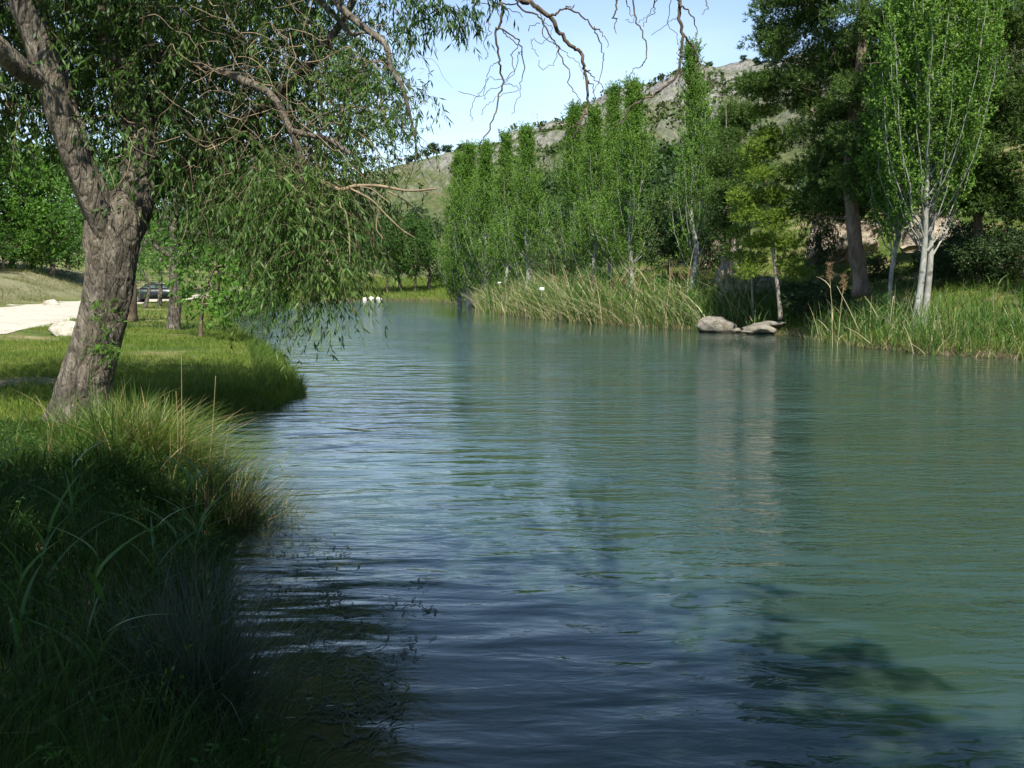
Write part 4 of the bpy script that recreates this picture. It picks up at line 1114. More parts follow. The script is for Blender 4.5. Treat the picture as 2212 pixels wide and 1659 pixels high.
base = foot_img(1684, 41)
trunk = rel(base, [(1686, 690, 41, 0.10), (1683, 650, 41, 0.085), (1672, 560, 41, 0.078), (1665, 480, 41, 0.07), (1655, 400, 41, 0.055), (1648, 330, 41, 0.04), (1643, 270, 41, 0.025), (1642, 235, 41, 0.012)])
pads = [(1643, 250, 41, 0.25, 0.3, 0.3), (1648, 290, 41, 0.45, 0.5, 0.3), (1625, 320, 40.6, 0.4, 0.5, 0.25), (1672, 325, 40.6, 0.4, 0.5, 0.25), (1615, 370, 41, 0.5, 0.5, 0.25), (1680, 375, 40.4, 0.5, 0.5, 0.25), (1645, 380, 40.2, 0.5, 0.5, 0.25), (1605, 420, 40.8, 0.5, 0.6, 0.25), (1690, 425, 40.6, 0.5, 0.6, 0.3),
        (1650, 430, 41.6, 0.6, 0.6, 0.25), (1610, 465, 40.6, 0.5, 0.6, 0.22), (1695, 475, 40.6, 0.5, 0.6, 0.3), (1655, 480, 40.2, 0.4, 0.4, 0.25), (1700, 525, 40.6, 0.5, 0.6, 0.28), (1640, 530, 41.2, 0.5, 0.6, 0.25), (1705, 565, 40.8, 0.35, 0.5, 0.15), (1625, 560, 41.4, 0.45, 0.5, 0.2), (1615, 588, 41, 0.35, 0.5, 0.12), (1715, 590, 40.8, 0.3, 0.4, 0.1)]
B = [tuple(pt(a, b, d) - arr(base)) + (rx, ry, rz) for a, b, d, rx, ry, rz in pads]
put_tree('pine_tree', base, pine(33, trunk, B, 26, 60, 0.21, 0.13, 0.034, 8, M_YPINE, M_YPBARK, 0.006, 0.15, 0.03), 'young yellow green pine standing at the water behind the pale rock ledge', 'pine', 'pines on the far bank')

base = foot_img(1585, 49)
trunk = rel(base, [(1588, 640, 49, 0.11), (1584, 500, 49, 0.09), (1576, 380, 49, 0.06), (1570, 290, 49, 0.03), (1568, 225, 49, 0.012)])
pads = [(1568, 245, 49, 0.35, 0.4, 0.4), (1572, 300, 48.6, 0.7, 0.7, 0.4), (1560, 350, 48.6, 0.8, 0.8, 0.4), (1595, 350, 48.4, 0.7, 0.7, 0.4), (1580, 400, 48.2, 0.9, 0.8, 0.4), (1555, 420, 48.8, 0.8, 0.8, 0.4), (1600, 440, 48.4, 0.8, 0.8, 0.4), (1570, 470, 49.5, 0.9, 0.9, 0.4), (1550, 500, 49.2, 0.7, 0.7, 0.4)]
B = [tuple(pt(a, b, d) - arr(base)) + (rx, ry, rz) for a, b, d, rx, ry, rz in pads]
put_tree('pine_tree', base, pine(34, trunk, B, 16, 50, 0.26, 0.15, 0.036, 8, None, M_YPBARK, 0.008, 0.15, 0.04), 'middle sized pine behind and left of the young yellow green pine', 'pine', 'pines on the far bank')

base = foot_img(1626, 43)
trunk = rel(base, [(1627, 690, 43, 0.06), (1626, 660, 43, 0.05), (1623, 580, 43, 0.042), (1620, 510, 43, 0.03), (1618, 440, 43, 0.015)])
B = [tuple(pt(a, b, d) - arr(base)) + (0.5, 0.5, 0.3) for a, b, d in [(1618, 450, 43), (1608, 500, 43), (1632, 520, 43), (1600, 545, 42.7)]]
put_tree('pine_tree', base, pine(35, trunk, B, 20, 40, 0.2, 0.12, 0.032, 8, M_YPINE, M_YPBARK, 0.006, 0.3, 0.02), 'thin grey stemmed sapling just left of the young yellow green pine', 'pine', 'pines on the far bank')

# more pines on the slope to the right, mostly outside the frame but mirrored in the lake
for i, (x, y, h, lab) in enumerate([(21.5, 36, 12, 'tall dark pine cut by the upper right corner of the picture'), (27, 44, 13, 'dark pine high on the slope behind the right hand trees'), (13.5, 62, 9, 'dark pine on the slope behind the lone slender poplar'), (22, 58, 12, 'dark pine on the slope behind the big layered pine')]):
    base = foot(x, y)
    if i:
        o = copy_tree(src); o.location = base; o.rotation_euler = (0, 0, 1.7 * i); o.scale = (h / 12,) * 3
        tag(o, lab, 'pine', 'pines on the far bank')
        continue
    rg = np.random.default_rng(300 + i)
    trunk = [(0, 0, -0.4, 0.2), (0.05, 0, h * 0.3, 0.16), (0.1, 0.1, h * 0.6, 0.11), (0.0, 0.1, h * 0.95, 0.03)]
    B = []
    for k in range(16):
        f = rg.uniform(0.3, 1); a = k * 2.4; r = 2.4 * (1.05 - f) ** 0.6 * rg.uniform(0.3, 1)
        B.append((math.cos(a) * r, math.sin(a) * r, h * f, 1.2, 1.2, 0.7))
    src = put_tree('pine_tree', base, pine(40 + i, trunk, B, 10, 48, 0.40, 0.24, 0.05, 8, rtip=0.012, fork=0.25), lab, 'pine', 'pines on the far bank')

# ------------------------------------------------------------------ broadleaf trees of the left bank and the far end
def round_blobs(h, r, n, seed, low=0.35):
    rg = np.random.default_rng(seed); B = []
    for k in range(n):
        f = low + (1 - low) * (k + 0.5) / n
        a = k * 2.4 + rg.uniform(0, 1)
        rr = r * math.sin(math.pi * min(1, max(0.08, (f - low) / (1 - low) * 0.85 + 0.1))) * rg.uniform(0.35, 0.8)
        s = r * rg.uniform(0.34, 0.5)
        B.append((math.cos(a) * rr, math.sin(a) * rr, h * f - s * 0.5, s, s, s * 0.75))
    return B

# second willow with its pale short trunk
base = foot_img(372, 35)
tr2 = rel(base, [(374, 740, 35, 0.30), (374, 712, 35, 0.25), (378, 660, 35, 0.225), (381, 600, 35, 0.215), (380, 560, 35, 0.23), (379, 535, 35, 0.22), (378, 480, 35, 0.15), (380, 420, 35, 0.08)])
B = [tuple(pt(a, b, d) - arr(base)) + (r, r, r * 0.75) for a, b, d, r in [(300, 470, 34, 1.7), (350, 400, 34.5, 2.0), (430, 400, 35, 2.0), (470, 480, 34, 1.7), (530, 470, 35, 1.8), (400, 320, 35, 2.2), (520, 380, 36, 2.2), (300, 360, 36, 2.0), (250, 440, 36, 1.8), (560, 540, 34.5, 1.4), (440, 540, 33.8, 1.2), (490, 560, 34, 1.2)]]
parts = broadleaf(51, 7, B, 0.24, tr2, 7, 10, 15, 0.12, 0.024, 0.8, 0.4, 0.8, M_WILLOW, M_WBARK, 0.6)
mbx = parts[0][1]
for rows in ([(380, 560, 35, 0.12), (355, 545, 34.8, 0.10), (330, 525, 34.6, 0.07), (300, 480, 34.5, 0.05)], [(382, 560, 35, 0.12), (400, 530, 34.9, 0.10), (425, 500, 34.8, 0.07), (450, 450, 34.8, 0.05)], [(380, 550, 35, 0.14), (375, 500, 35, 0.11), (360, 450, 35, 0.08), (350, 400, 35, 0.05)]):
    q = spline(rel(base, rows), 12); tube(mbx, q[:, :3], q[:, 3], 7)
put_tree('willow_tree', base, parts, 'smaller willow with short pale trunk on the sunlit lawn near the water', 'tree')

trees = [
    # photo x, distance, height, radius, trunk r, leaf material, label
    (282, 41, 7.5, 2.4, 0.22, M_BROAD, 'tree with brown trunk half hidden behind the big willow trunk'),
    (313, 60, 7.0, 2.0, 0.11, M_BRIGHT, 'slim tree with pale upright stem between the two willows'),
    (346, 65, 7.0, 2.8, 0.14, M_BRIGHT, 'small tree with pale stem in front of the parked dark car'),
    (30, 88, 8.5, 3.6, 0.2, M_BRIGHT, 'bushy green tree beyond the gravel path at the left edge'),
    (118, 84, 7.5, 3.2, 0.2, M_BRIGHT, 'green tree beyond the bend of the gravel path'),
    (75, 86, 8.5, 3.4, 0.2, M_BRIGHT, 'leafy tree just behind the gravel path beside the leaning trunk'),
    (-10, 84, 9.5, 3.6, 0.2, M_BROAD, 'tree cut by the left border behind the gravel path'),
    (150, 110, 10.5, 4.0, 0.2, M_BROAD, 'farther tree seen over the path bend behind the leaning trunk'),
    (-70, 80, 9, 3.8, 0.2, M_BROAD, 'bushy tree on the slope left of the gravel path'),
    (200, 95, 9.5, 3.8, 0.2, M_BROAD, 'tall bushy tree in the distance behind the big willow trunk'),
    (262, 100, 9, 3.6, 0.2, M_BROAD, 'dark tree in the distance right of the big willow trunk'),
    (395, 104, 10, 4.0, 0.2, M_BROAD, 'dark tree in the distance behind the smaller willow'),
    (470, 92, 8, 3.2, 0.2, M_BROAD, 'tree on the left shore behind the overhanging bright bush'),
    (560, 98, 8.5, 3.4, 0.2, M_BROAD, 'tree on the left shore beyond the hanging willow curtain'),
    (630, 122, 10, 4.0, 0.25, M_BROAD, 'tree at the far end of the lake behind the willow curtain'),
    (700, 126, 10, 4.0, 0.25, M_BRIGHT, 'light green tree at the far end of the lake beside the willow curtain'),
    (775, 120, 9.0, 3.4, 0.2, M_BROAD, 'tree at the far end of the lake at the edge of the willow curtain'),
    (838, 117, 8.6, 3.0, 0.18, M_BROAD, 'leftmost of the dark round trees with bare trunks at the lake end'),
    (868, 121, 10.2, 3.4, 0.2, M_SHRUB, 'second dark round tree at the lake end, trunk in deep shade'),
    (898, 118, 9.2, 3.2, 0.2, M_BROAD, 'third dark round tree at the lake end, beside the tuft of tall grass'),
    (925, 124, 9.6, 3.4, 0.2, M_SHRUB, 'rightmost of the dark round trees at the lake end, next to open slope'),
]
cache = {}
for i, (px, d, h, r, tr, lm, lab) in enumerate(trees):
    key = (lm.name, i % 2) if d > 70 else ('own', i)
    base = foot_img(px, d)
    if px < 480 and d > 70: h *= 1.35; r *= 1.2
    if key not in cache:
        far = d > 70
        parts = broadleaf(60 + i, h, round_blobs(h, r, 9 if far else 8, 60 + i, 0.36), tr, None, 5, 9 if far else 10, 10 if far else 12, 0.28 if far else 0.12, 0.17 if far else 0.065, 0.9 if far else 0.6, 0.45 if far else 0.35, 0.25, lm, M_WBARK if tr < 0.15 else M_BROWNBARK)
        o = put_tree('broadleaf_tree', base, parts, lab, 'tree', 'trees round the lake', i * 1.3)
        cache[key] = (o, h)
    else:
        src, h0 = cache[key]
        o = copy_tree(src); o.location = base; o.rotation_euler = (0, 0, i * 1.7); o.scale = (h / h0,) * 3
        tag(o, lab, 'tree', 'trees round the lake')

# bright leafy bush leaning over the water at the left bank
base = foot_img(432, 31)
B = [tuple(pt(a, b, d) - arr(base)) + (r, r, r * 0.7) for a, b, d, r in [(415, 600, 31, 0.7), (445, 570, 30.5, 0.8), (470, 610, 30, 0.7), (490, 640, 29.6, 0.45), (510, 655, 29.4, 0.3), (460, 655, 29.8, 0.35), (520, 590, 31, 0.7), (430, 640, 31, 0.5), (550, 600, 31, 0.5), (400, 550, 31.5, 0.9)]]
parts = broadleaf(91, 3, B, 0.06, [(0, 0, -0.2, 0.07), (0.1, -0.1, 0.7, 0.06), (0.3, -0.3, 1.4, 0.04), (0.6, -0.5, 2.0, 0.02)], 10, 8, 9, 0.15, 0.075, 0.4, 0.2, 0.4, M_BRIGHT, M_BROWNBARK, 0.2)
put_tree('bush', base, parts, 'bright leafy bush leaning over the water behind the smaller willow', 'bush')

def shrub(seed, r, h, lm, leaf=0.07, lw=0.035, n=7, per=10, tw=9, lv=10):
    rg = np.random.default_rng(seed); B = []
    for k in range(n):
        a = k * 2.4; rr = r * 0.55 * math.sqrt((k + 0.5) / n)
        B.append((math.cos(a) * rr, math.sin(a) * rr, h * rg.uniform(0.3, 0.72), r * 0.5, r * 0.5, h * 0.3))
    return broadleaf(seed, h, B, 0.035, [(0, 0, -0.15, 0.05), (0.05, 0, h * 0.3, 0.035), (0, 0.06, h * 0.6, 0.015)], per, tw, lv, leaf, lw, 0.35, 0.2, 0.1, lm, M_BROWNBARK, 0.15)

shrubs = [
    (1440, 57, 2.6, 4.2, M_SHRUB, 'dark bush in shade between the poplar clump and the lone slender poplar'),
    (1528, 55, 2.4, 4.0, M_SHRUB, 'dark bush right behind the lone slender poplar'),
    (1470, 62, 3.0, 5.5, M_SHRUB, 'tall dark bush in the gap left of the lone slender poplar'),
    (1770, 41, 1.8, 1.5, M_SHRUB, 'dark bush left of the big pine trunk'),
    (1815, 39.5, 1.6, 1.4, M_SHRUB, 'low dark bush at the foot of the big pine trunk'),
    (1735, 42.5, 1.6, 1.5, M_SHRUB, 'dark bush right of the young yellow green pine'),
    (1890, 42, 1.2, 1.8, M_SHRUB, 'dark bush just right of the big pine trunk'),
    (1765, 45.5, 1.0, 3.6, M_SHRUB, 'leafy bush hanging before the pale rock face'),
    (2075, 42, 1.6, 2.4, M_SHRUB, 'bush on the slope behind the twin poplar'),
    (2165, 36, 1.6, 2.0, M_SHRUB, 'dark bush beneath the tall olive green pine'),
    (2060, 39, 1.6, 1.5, M_SHRUB, 'low dark bush added to shade the slope just right of the twin poplar foot'),  # this bush and the next three are added to darken the bright slope
    (2110, 36.5, 1.5, 1.6, M_SHRUB, 'low dark bush added to darken the slope at the foot of the tall olive green pine'),
    (2150, 39, 1.8, 2.0, M_SHRUB, 'dark bush added to darken the slope right of the olive pine trunk'),
    (2200, 35, 1.5, 1.7, M_SHRUB, 'dark bush added to shade the slope at the right border above the reeds'),
    (2010, 41, 1.3, 1.6, M_SHRUB, 'small bush on the slope behind the twin poplar stems'),
    (1040, 92, 2.0, 2.6, M_BRIGHT, 'light green bush under the leftmost poplars'),
    (1095, 74, 1.4, 2.2, M_BRIGHT, 'light green bush under the poplars beside the sign'),
    (1200, 66, 1.8, 2.8, M_SHRUB, 'dark bush under the middle poplar clump'),
    (955, 126, 2.4, 3.6, M_BRIGHT, 'bright bush on the open slope at the lake end'),
    (15, 82, 3.2, 4.6, M_BRIGHT, 'bright bush at the left border above the dry slope'),
    (70, 84, 3.0, 4.2, M_BRIGHT, 'bright bush above the dry slope beside the leaning trunk'),
    (-40, 78, 3.0, 4.2, M_BROAD, 'bush above the dry slope cut by the left border'),
    (125, 88, 3.2, 4.0, M_BRIGHT, 'bush above the path bend just left of the leaning trunk'),
    (560, 74, 2.2, 2.6, M_BROAD, 'low bush at the left waterline beyond the bright leafy bush'),
    (590, 88, 2.4, 2.8, M_BRIGHT, 'light bush at the far left waterline'),
    (520, 62, 1.8, 2.0, M_BROAD, 'dark bush touching the water on the left bank'),
]
cache = {}
for i, (px, d, r, h, lm, lab) in enumerate(shrubs):
    base = foot_img(px, d); key = (lm.name, i % 2)
    if key not in cache:
        o = put_tree('bush', base, shrub(100 + i, 2.0, 2.8, lm, 0.11, 0.06, 8, 9, 10, 11), lab, 'bush', 'bushes round the lake', i * 1.1, 1)
        cache[key] = o
    else:
        o = copy_tree(cache[key]); o.location = base; o.rotation_euler = (0, 0, i * 1.9)
        tag(o, lab, 'bush', 'bushes round the lake')
    o.scale = (r / 2.0, r / 2.0, h / 2.8)

# small pines on the skyline of the hill
skyl = [(925, 0.985, 4.0), (940, 0.99, 6.2), (968, 0.99, 5.2), (890, 0.985, 4.6), (905, 0.98, 3.8), (1000, 0.97, 4.0), (1640, 0.99, 4.6), (1620, 0.985, 2.8), (1592, 0.99, 2.2), (1666, 0.99, 5.4), (1420, 0.985, 3.0), (1520, 0.98, 2.6)]
labs = ['round pine low on the skyline, left of the tallest one there', 'tallest round pine on the left skyline of the hill', 'round pine on the skyline right of the tallest one there', 'pine on the skyline at the edge of the willow foliage',
        'small pine on the skyline between two rounder pines', 'small pine on the left skyline just above the first poplar', 'pine on the hill top above the middle sized pine', 'small shrub like pine on the bare hill top left of the bigger pines',
        'flat dark bush like pine on the bare hill top', 'feathery pine on the hill top beside the big pine boughs', 'tiny pine on the rocky skyline above the middle poplars', 'tiny pine on the rocky skyline left of the lone poplar tip']
src = None
for i, (px, t, h) in enumerate(skyl):
    ai = np.interp(px / K, ua, np.arange(NA))
    x, y, z = hill_point(arr([ai]), arr([t]))
    base = (x[0], y[0], z[0] - 0.3)
    if src is None:
        rg = np.random.default_rng(9)
        B = [(math.cos(k * 2.4) * 1.2, math.sin(k * 2.4) * 1.2, 3.2 + 0.7 * rg.normal(), 1.3, 1.3, 1.0) for k in range(8)]
        src = put_tree('pine_tree', base, broadleaf(200, 5, B, 0.14, None, 5, 8, 8, 0.4, 0.22, 0.6, 0.3, 0.0, M_SHRUB, M_BROWNBARK), labs[i], 'pine', 'small pines on the hill skyline', 0, h / 5.0)
    else:
        o = copy_tree(src); o.location = base; o.rotation_euler = (0, 0, i); o.scale = (h / 5,) * 3
        tag(o, labs[i], 'pine', 'small pines on the hill skyline')

# scattered woods on the lower hillside (reads as one mass)
rng = np.random.default_rng(8)
n = 900
ai = rng.uniform(175, NA - 110, n); tb = rng.uniform(0.0, 0.42, n)
bx, by, bz = hill_point(ai, tb)
bz = np.maximum(bz, ground_z(bx, by))
keep = fbm(bx * 0.02, by * 0.02, 71, 3) > rng.uniform(0.35, 0.6, n)
bx, by, bz = bx[keep], by[keep], bz[keep]
k = 90
sz = np.repeat(rng.uniform(1.2, 2.6, len(bx)), k)
c = np.repeat(np.stack([bx, by, bz], -1), k, 0)
u3 = unit(rng.normal(size=(len(c), 3))) * (rng.uniform(0.2, 1, len(c)) ** 0.5)[:, None]
P = c + np.array([0, 0, 1.0]) * sz[:, None] * 1.05 + u3 * sz[:, None] * np.array([0.9, 0.9, 1.1])
mb = MB(); leaf_quads(mb, P, u3 + rng.normal(size=P.shape) * 0.5, 0.5 * sz, 0.32 * sz, rng)
tag(mb.build('woods', M_SHRUB), kind='stuff', label='dark low woods covering the lower hillside behind the poplars', cat='woods')

# ------------------------------------------------------------------ rocks
def boulder(seed, sx, sy, sz, sub=4, amp=0.22, mat=None, sharp=0.0):
    import bmesh
    bm = bmesh.new(); bmesh.ops.create_icosphere(bm, subdivisions=sub, radius=1)
    V = arr([v.co for v in bm.verts]); F = [[v.index for v in f.verts] for f in bm.faces]; bm.free()
    rg = np.random.default_rng(seed)
    for k in range(11):         # knock flat facets off
        nrm = unit(rg.normal(size=3)); dlim = rg.uniform(0.62, 0.88)
        dp = V @ nrm; V = V - np.maximum(0, dp - dlim)[:, None] * nrm * 0.92
    nz = fbm(V[:, 0] * 1.7 + seed, V[:, 1] * 1.7 + V[:, 2] * 1.3, seed, 4) - 0.5
    n2 = fbm(V[:, 0] * 6 + V[:, 2] * 4, V[:, 1] * 6 - V[:, 2] * 3, seed + 4, 3) - 0.5
    V = V * (1 + 1.5 * amp * nz + amp * 0.6 * n2)[:, None] * arr([sx, sy, sz])
    mb = MB(); mb.add(V, None, F); return mb

def put_rock(name, base, dims, seed, lab, mat=None, rz=0.0, amp=0.22, group=None, cat='boulder', sub=4):
    o = boulder(seed, *dims, sub=sub, amp=amp).build(name, mat or M_ROCK, None, True, base)
    o.rotation_euler = (0, 0, rz)
    return tag(o, lab, cat, group)

b = pt(1550, 697, 42.2); put_rock('boulder', (b[0], 42.4, 0.22), (0.86, 0.7, 0.52), 3, 'pale rounded boulder at the waterline right of the dense reeds')
b = pt(1640, 706, 40.6); put_rock('boulder', (b[0], 40.8, 0.12), (0.75, 0.6, 0.30), 5, 'low jagged pale rock at the waterline below the young pine', amp=0.4)
b = pt(1672, 696, 40.8); put_rock('boulder', (b[0], 41.4, 0.38), (0.75, 0.6, 0.16), 6, 'flat pale rock ledge above the jagged rock below the young pine', amp=0.3)
b = pt(1592, 708, 41.6); put_rock('boulder', (b[0], 41.8, 0.06), (0.22, 0.2, 0.16), 7, 'small stone in the water between the round boulder and the jagged rock')
b = pt(1512, 710, 43); put_rock('boulder', (b[0], 42.6, 0.08), (0.2, 0.16, 0.2), 8, 'small yellowish stone at the left foot of the round boulder')
x, y = -0.444 * 31, 31.0
put_rock('boulder', (pt(148, 718, 31)[0], 31, 0.58), (0.6, 0.5, 0.36), 9, 'pale boulder on the grass behind the leaning willow trunk', M_PALEROCK, amp=0.15)
p = pt(110, 632, 62); put_rock('boulder', (p[0], 62, float(ground_z(p[0], 62)) + 0.05), (0.55, 0.45, 0.36), 10, 'pale boulder on the dry slope above the gravel path', M_PALEROCK)
for i, (px, lab) in enumerate([(783, 'leftmost of three white stones at the far waterline'), (796, 'middle one of three white stones at the far waterline'), (814, 'rightmost of three white stones at the far waterline')]):
    p = pt(px, 646, 108.5)
    put_rock('boulder', (p[0], float(110.6 - 0.2 * i), 0.12), (0.36, 0.3, 0.28), 11 + i, lab, plain_mat('white_stone', (0.70, 0.66, 0.58)), amp=0.12, sub=3)
# rock faces on the right slope
def face(name, corners, thick, seed, lab, d_amp=0.5, mat=None, cat='rock face'):
    """Rugged slab: a displaced front sheet with thickness. corners: four (photo x, photo y, distance)."""
    c = arr([pt(*q) for q in corners]); n = 40
    u, v = np.meshgrid(np.linspace(0, 1, n), np.linspace(0, 1, n))
    P = (c[0][None, None] * ((1 - u) * (1 - v))[..., None] + c[1] * (u * (1 - v))[..., None] + c[2] * (u * v)[..., None] + c[3] * ((1 - u) * v)[..., None])
    nrm = unit(np.cross(c[1] - c[0], c[3] - c[0]))
    if nrm[1] > 0: nrm = -nrm
    h = (fbm(u * 4, v * 5, seed, 5) - 0.5) * d_amp * 2 + (np.abs(fbm(u * 9, v * 3, seed + 3, 4) - 0.5)) * d_amp
    e = np.minimum(np.minimum(u, 1 - u), np.minimum(v, 1 - v)); h = h - (1 - smooth(0, 0.16, e)) * thick * 0.6
    jit = (fbm(u * 6 + 3, v * 6, seed + 8, 3) - 0.5)[..., None] * (c[2] - c[0]) * 0.16
    F = P + nrm * h[..., None] + jit
    Bk = P - nrm * thick
    V = np.concatenate([F.reshape(-1, 3), Bk.reshape(-1, 3)])
    q = grid_faces(n, n); qb = grid_faces(n, n)[:, ::-1] + n * n
    ring = np.concatenate([np.arange(n), np.arange(1, n) * n + n - 1, (n - 1) * n + np.arange(n - 2, -1, -1), np.arange(n - 2, 0, -1) * n])
    r2 = np.roll(ring, -1)
    qs = np.stack([ring, r2, r2 + n * n, ring + n * n], -1)
    o = c.mean(0)
    mb = MB(); mb.add(V - o, np.concatenate([q, qb, qs])); ob = mb.build(name, mat or M_CLIFF, None, True, o)
    return tag(ob, lab, cat)
face('rock_face', [(1745, 560, 46.5), (1850, 550, 46.5), (1850, 455, 47.5), (1770, 440, 47.5)], 1.0, 4, 'pale sunlit rock face left of the big pine trunk')
face('rock_face', [(1845, 545, 47.0), (1900, 535, 47.2), (1915, 470, 47.8), (1850, 470, 47.8)], 0.8, 14, 'pale rock face just right of the big pine trunk', 0.4)
face('rock_face', [(1510, 560, 57), (1545, 555, 57), (1592, 420, 60), (1575, 430, 60)], 0.8, 24, 'narrow slanting pale crag right of the lone slender poplar', 0.4)
face('rock_face', [(1545, 600, 50), (1610, 600, 50), (1605, 520, 51.5), (1560, 540, 51.5)], 0.9, 34, 'weathered rock outcrop above the reeds left of the young pine', 0.5)
face('rock_face', [(1945, 520, 46), (2080, 500, 45), (2070, 445, 47), (1950, 455, 47.5)], 0.8, 44, 'rocky ledge showing behind the twin poplar stems', 0.5)
face('rock_face', [(1555, 640, 45.5), (1690, 640, 45), (1690, 585, 46.5), (1550, 590, 46.5)], 0.8, 54, 'dark shaded rock bank behind the thin sapling', 0.4)

# ------------------------------------------------------------------ grass and banks
def scatter(n, x0, x1, y0, y1, rng, cond):
    x = rng.uniform(x0, x1, n); y = rng.uniform(y0, y1, n)
    s = shore_s(x, y); k = cond(x, y, s)
    return x[k], y[k], s[k]

rng = np.random.default_rng(15)
# lawn of the left bank
mb = MB()
for n, y0, y1, hmin, hmax, w in ((90000, 10, 20, 0.05, 0.13, 0.014), (100000, 20, 36, 0.06, 0.15, 0.022), (40000, 36, 80, 0.08, 0.22, 0.055)):
    x0 = -0.56 * y1; x, y, s = scatter(n, x0, -3.5 if y1 < 40 else -8, y0, y1, rng, lambda x, y, s: (s > 0.03) & (np.abs(path_dist(x, y)) > PATH_W + 0.1) & (x > -0.6 * y - 1) & (path_dist(x, y) > 0))
    patch = fbm(x * 0.5, y * 0.5, 81, 4)
    bare = smooth(0.54, 0.64, fbm(x * 0.35 + 4, y * 0.6, 91, 4)) * smooth(1.0, 2.5, s)
    k = rng.random(len(x)) > bare * 0.95
    x, y, s, patch = x[k], y[k], s[k], patch[k]
    h = rng.uniform(hmin, hmax, len(x)) * (0.6 + 1.0 * patch) * (1 + 1.6 * smooth(1.0, 0.1, s))
    P = np.stack([x, y, ground_z(x, y) - 0.01], -1)
    blades(mb, P, h, w * rng.uniform(0.6, 1.3, len(x)), rng.normal(size=(len(x), 2)) * 0.45, rng, 1 if y0 > 15 else 2)
tag(mb.build('grass', M_GRASS), kind='stuff', label='short mown grass of the left bank', cat='grass')

# dry tufts on the slope above the path
mb = MB()
x, y, s = scatter(60000, -50, -24, 48, 92, rng, lambda x, y, s: (path_dist(x, y) < -PATH_W - 0.3) & (x > -0.56 * y - 2) & (fbm(x * 0.6, y * 0.6, 66, 3) > 0.42))
P = np.stack([x, y, ground_z(x, y) - 0.02], -1)
blades(mb, P, rng.uniform(0.12, 0.4, len(x)), 0.05 * rng.uniform(0.5, 1.3, len(x)), rng.normal(size=(len(x), 2)) * 0.5, rng, 1)
tag(mb.build('dry_grass', M_DRYGRASS), kind='stuff', label='sparse dry grass on the slope above the gravel path', cat='grass')

# waterside fringe: longer grass leaning over the water along the little headland
mb = MB()
x, y, s = scatter(70000, -9, -2.5, 11, 34, rng, lambda x, y, s: (s > -0.15) & (s < 0.8) & (fbm(x * 1.3, y * 1.3, 44, 4) + 0.18 * rng.random(len(x)) > 0.46))
h = rng.uniform(0.10, 0.46, len(x)) * (0.25 + 1.5 * fbm(x * 1.2, y * 1.2, 5, 4))
out_dir = np.stack([np.full(len(x), 0.5), np.full(len(x), -0.1)], -1)
P = np.stack([x, y, np.maximum(ground_z(x, y), -0.05) - 0.01], -1)
blades(mb, P, h, 0.015 * rng.uniform(0.6, 1.4, len(x)), rng.normal(size=(len(x), 2)) * 0.4 + out_dir * 0.6, rng, 3)
tag(mb.build('bank_grass', M_FRINGE), kind='stuff', label='longer grass along the edge of the little headland', cat='grass')

# lush dark grass of the near bank
mb = MB()
x, y, s = scatter(100000, -9.5, 1.5, 2.6, 12.5, rng, lambda x, y, s: (s > -0.05) & (x > -0.62 * y - 0.8) & (rng.random(len(x)) < np.interp(y, [2, 5, 12], [0.65, 0.8, 1.0])))
clump = fbm(x * 1.1, y * 1.1, 7, 4)
h = rng.uniform(0.15, 0.5, len(x)) * (0.35 + 1.35 * clump) * np.interp(y, [3, 6, 9, 12], [0.85, 1.05, 0.95, 0.45])
ang = fbm(x * 0.7 + 8, y * 0.7, 17, 3) * 12
lean = np.stack([np.cos(ang), np.sin(ang)], -1) * 0.45 + rng.normal(size=(len(x), 2)) * 0.5 + np.array([0.3, -0.05]) * smooth(0.8, 0.0, s)[:, None]
P = np.stack([x, y, ground_z(x, y) - 0.02], -1)
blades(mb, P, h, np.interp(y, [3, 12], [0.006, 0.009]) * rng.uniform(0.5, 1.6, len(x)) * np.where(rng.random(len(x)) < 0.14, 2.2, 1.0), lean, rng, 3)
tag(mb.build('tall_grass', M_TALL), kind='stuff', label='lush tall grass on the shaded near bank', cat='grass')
# small leafy weeds among it
mb = MB()
x, y, s = scatter(1300, -7.5, 0.5, 3.2, 10.5, rng, lambda x, y, s: (s > 0.1) & (x > -0.62 * y - 0.5))
C = np.stack([x, y, ground_z(x, y) + rng.uniform(0.05, 0.3, len(x))], -1)
fine_leaves(mb, C, rng, 4, 6, 0.12, 0.05, 0.032, 0.014, 0.2, updir=0.6, k=4)
tag(mb.build('weeds', M_BROAD), kind='stuff', label='small leafy weeds among the tall grass', cat='weeds')

# arching sedge tussock, sunlit, hanging over the water
def tussock(name, base, n, h, w, spread, lean_amt, lean_bias, mats, split, lab, cat, seed, segs=6, bend=1.6):
    rg = np.random.default_rng(seed)
    root = empty(name, base); tag(root, lab, cat)
    for pname, m, frac in split:
        k = int(n * frac)
        r = np.abs(rg.normal(size=k)) * spread; a = rg.uniform(0, 6.28, k)
        P = np.stack([np.cos(a) * r, np.sin(a) * r, np.full(k, -0.06)], -1)
        zz = ground_z(P[:, 0] + base[0], P[:, 1] + base[1]) - base[2]; P[:, 2] = np.clip(zz, -0.5, 0.6) - 0.03
        ln = np.stack([np.cos(a), np.sin(a)], -1) * rg.uniform(0.2, 1.0, (k, 1)) * lean_amt + rg.normal(size=(k, 2)) * 0.42 + arr(lean_bias) * rg.uniform(0.4, 1.2, (k, 1))
        mb = MB(); blades(mb, P, h * rg.uniform(0.55, 1.2, k), w * rg.uniform(0.6, 1.3, k), ln, rg, segs, 0, bend)
        tag(mb.build(pname, m, root), kind='stuff')
    return root
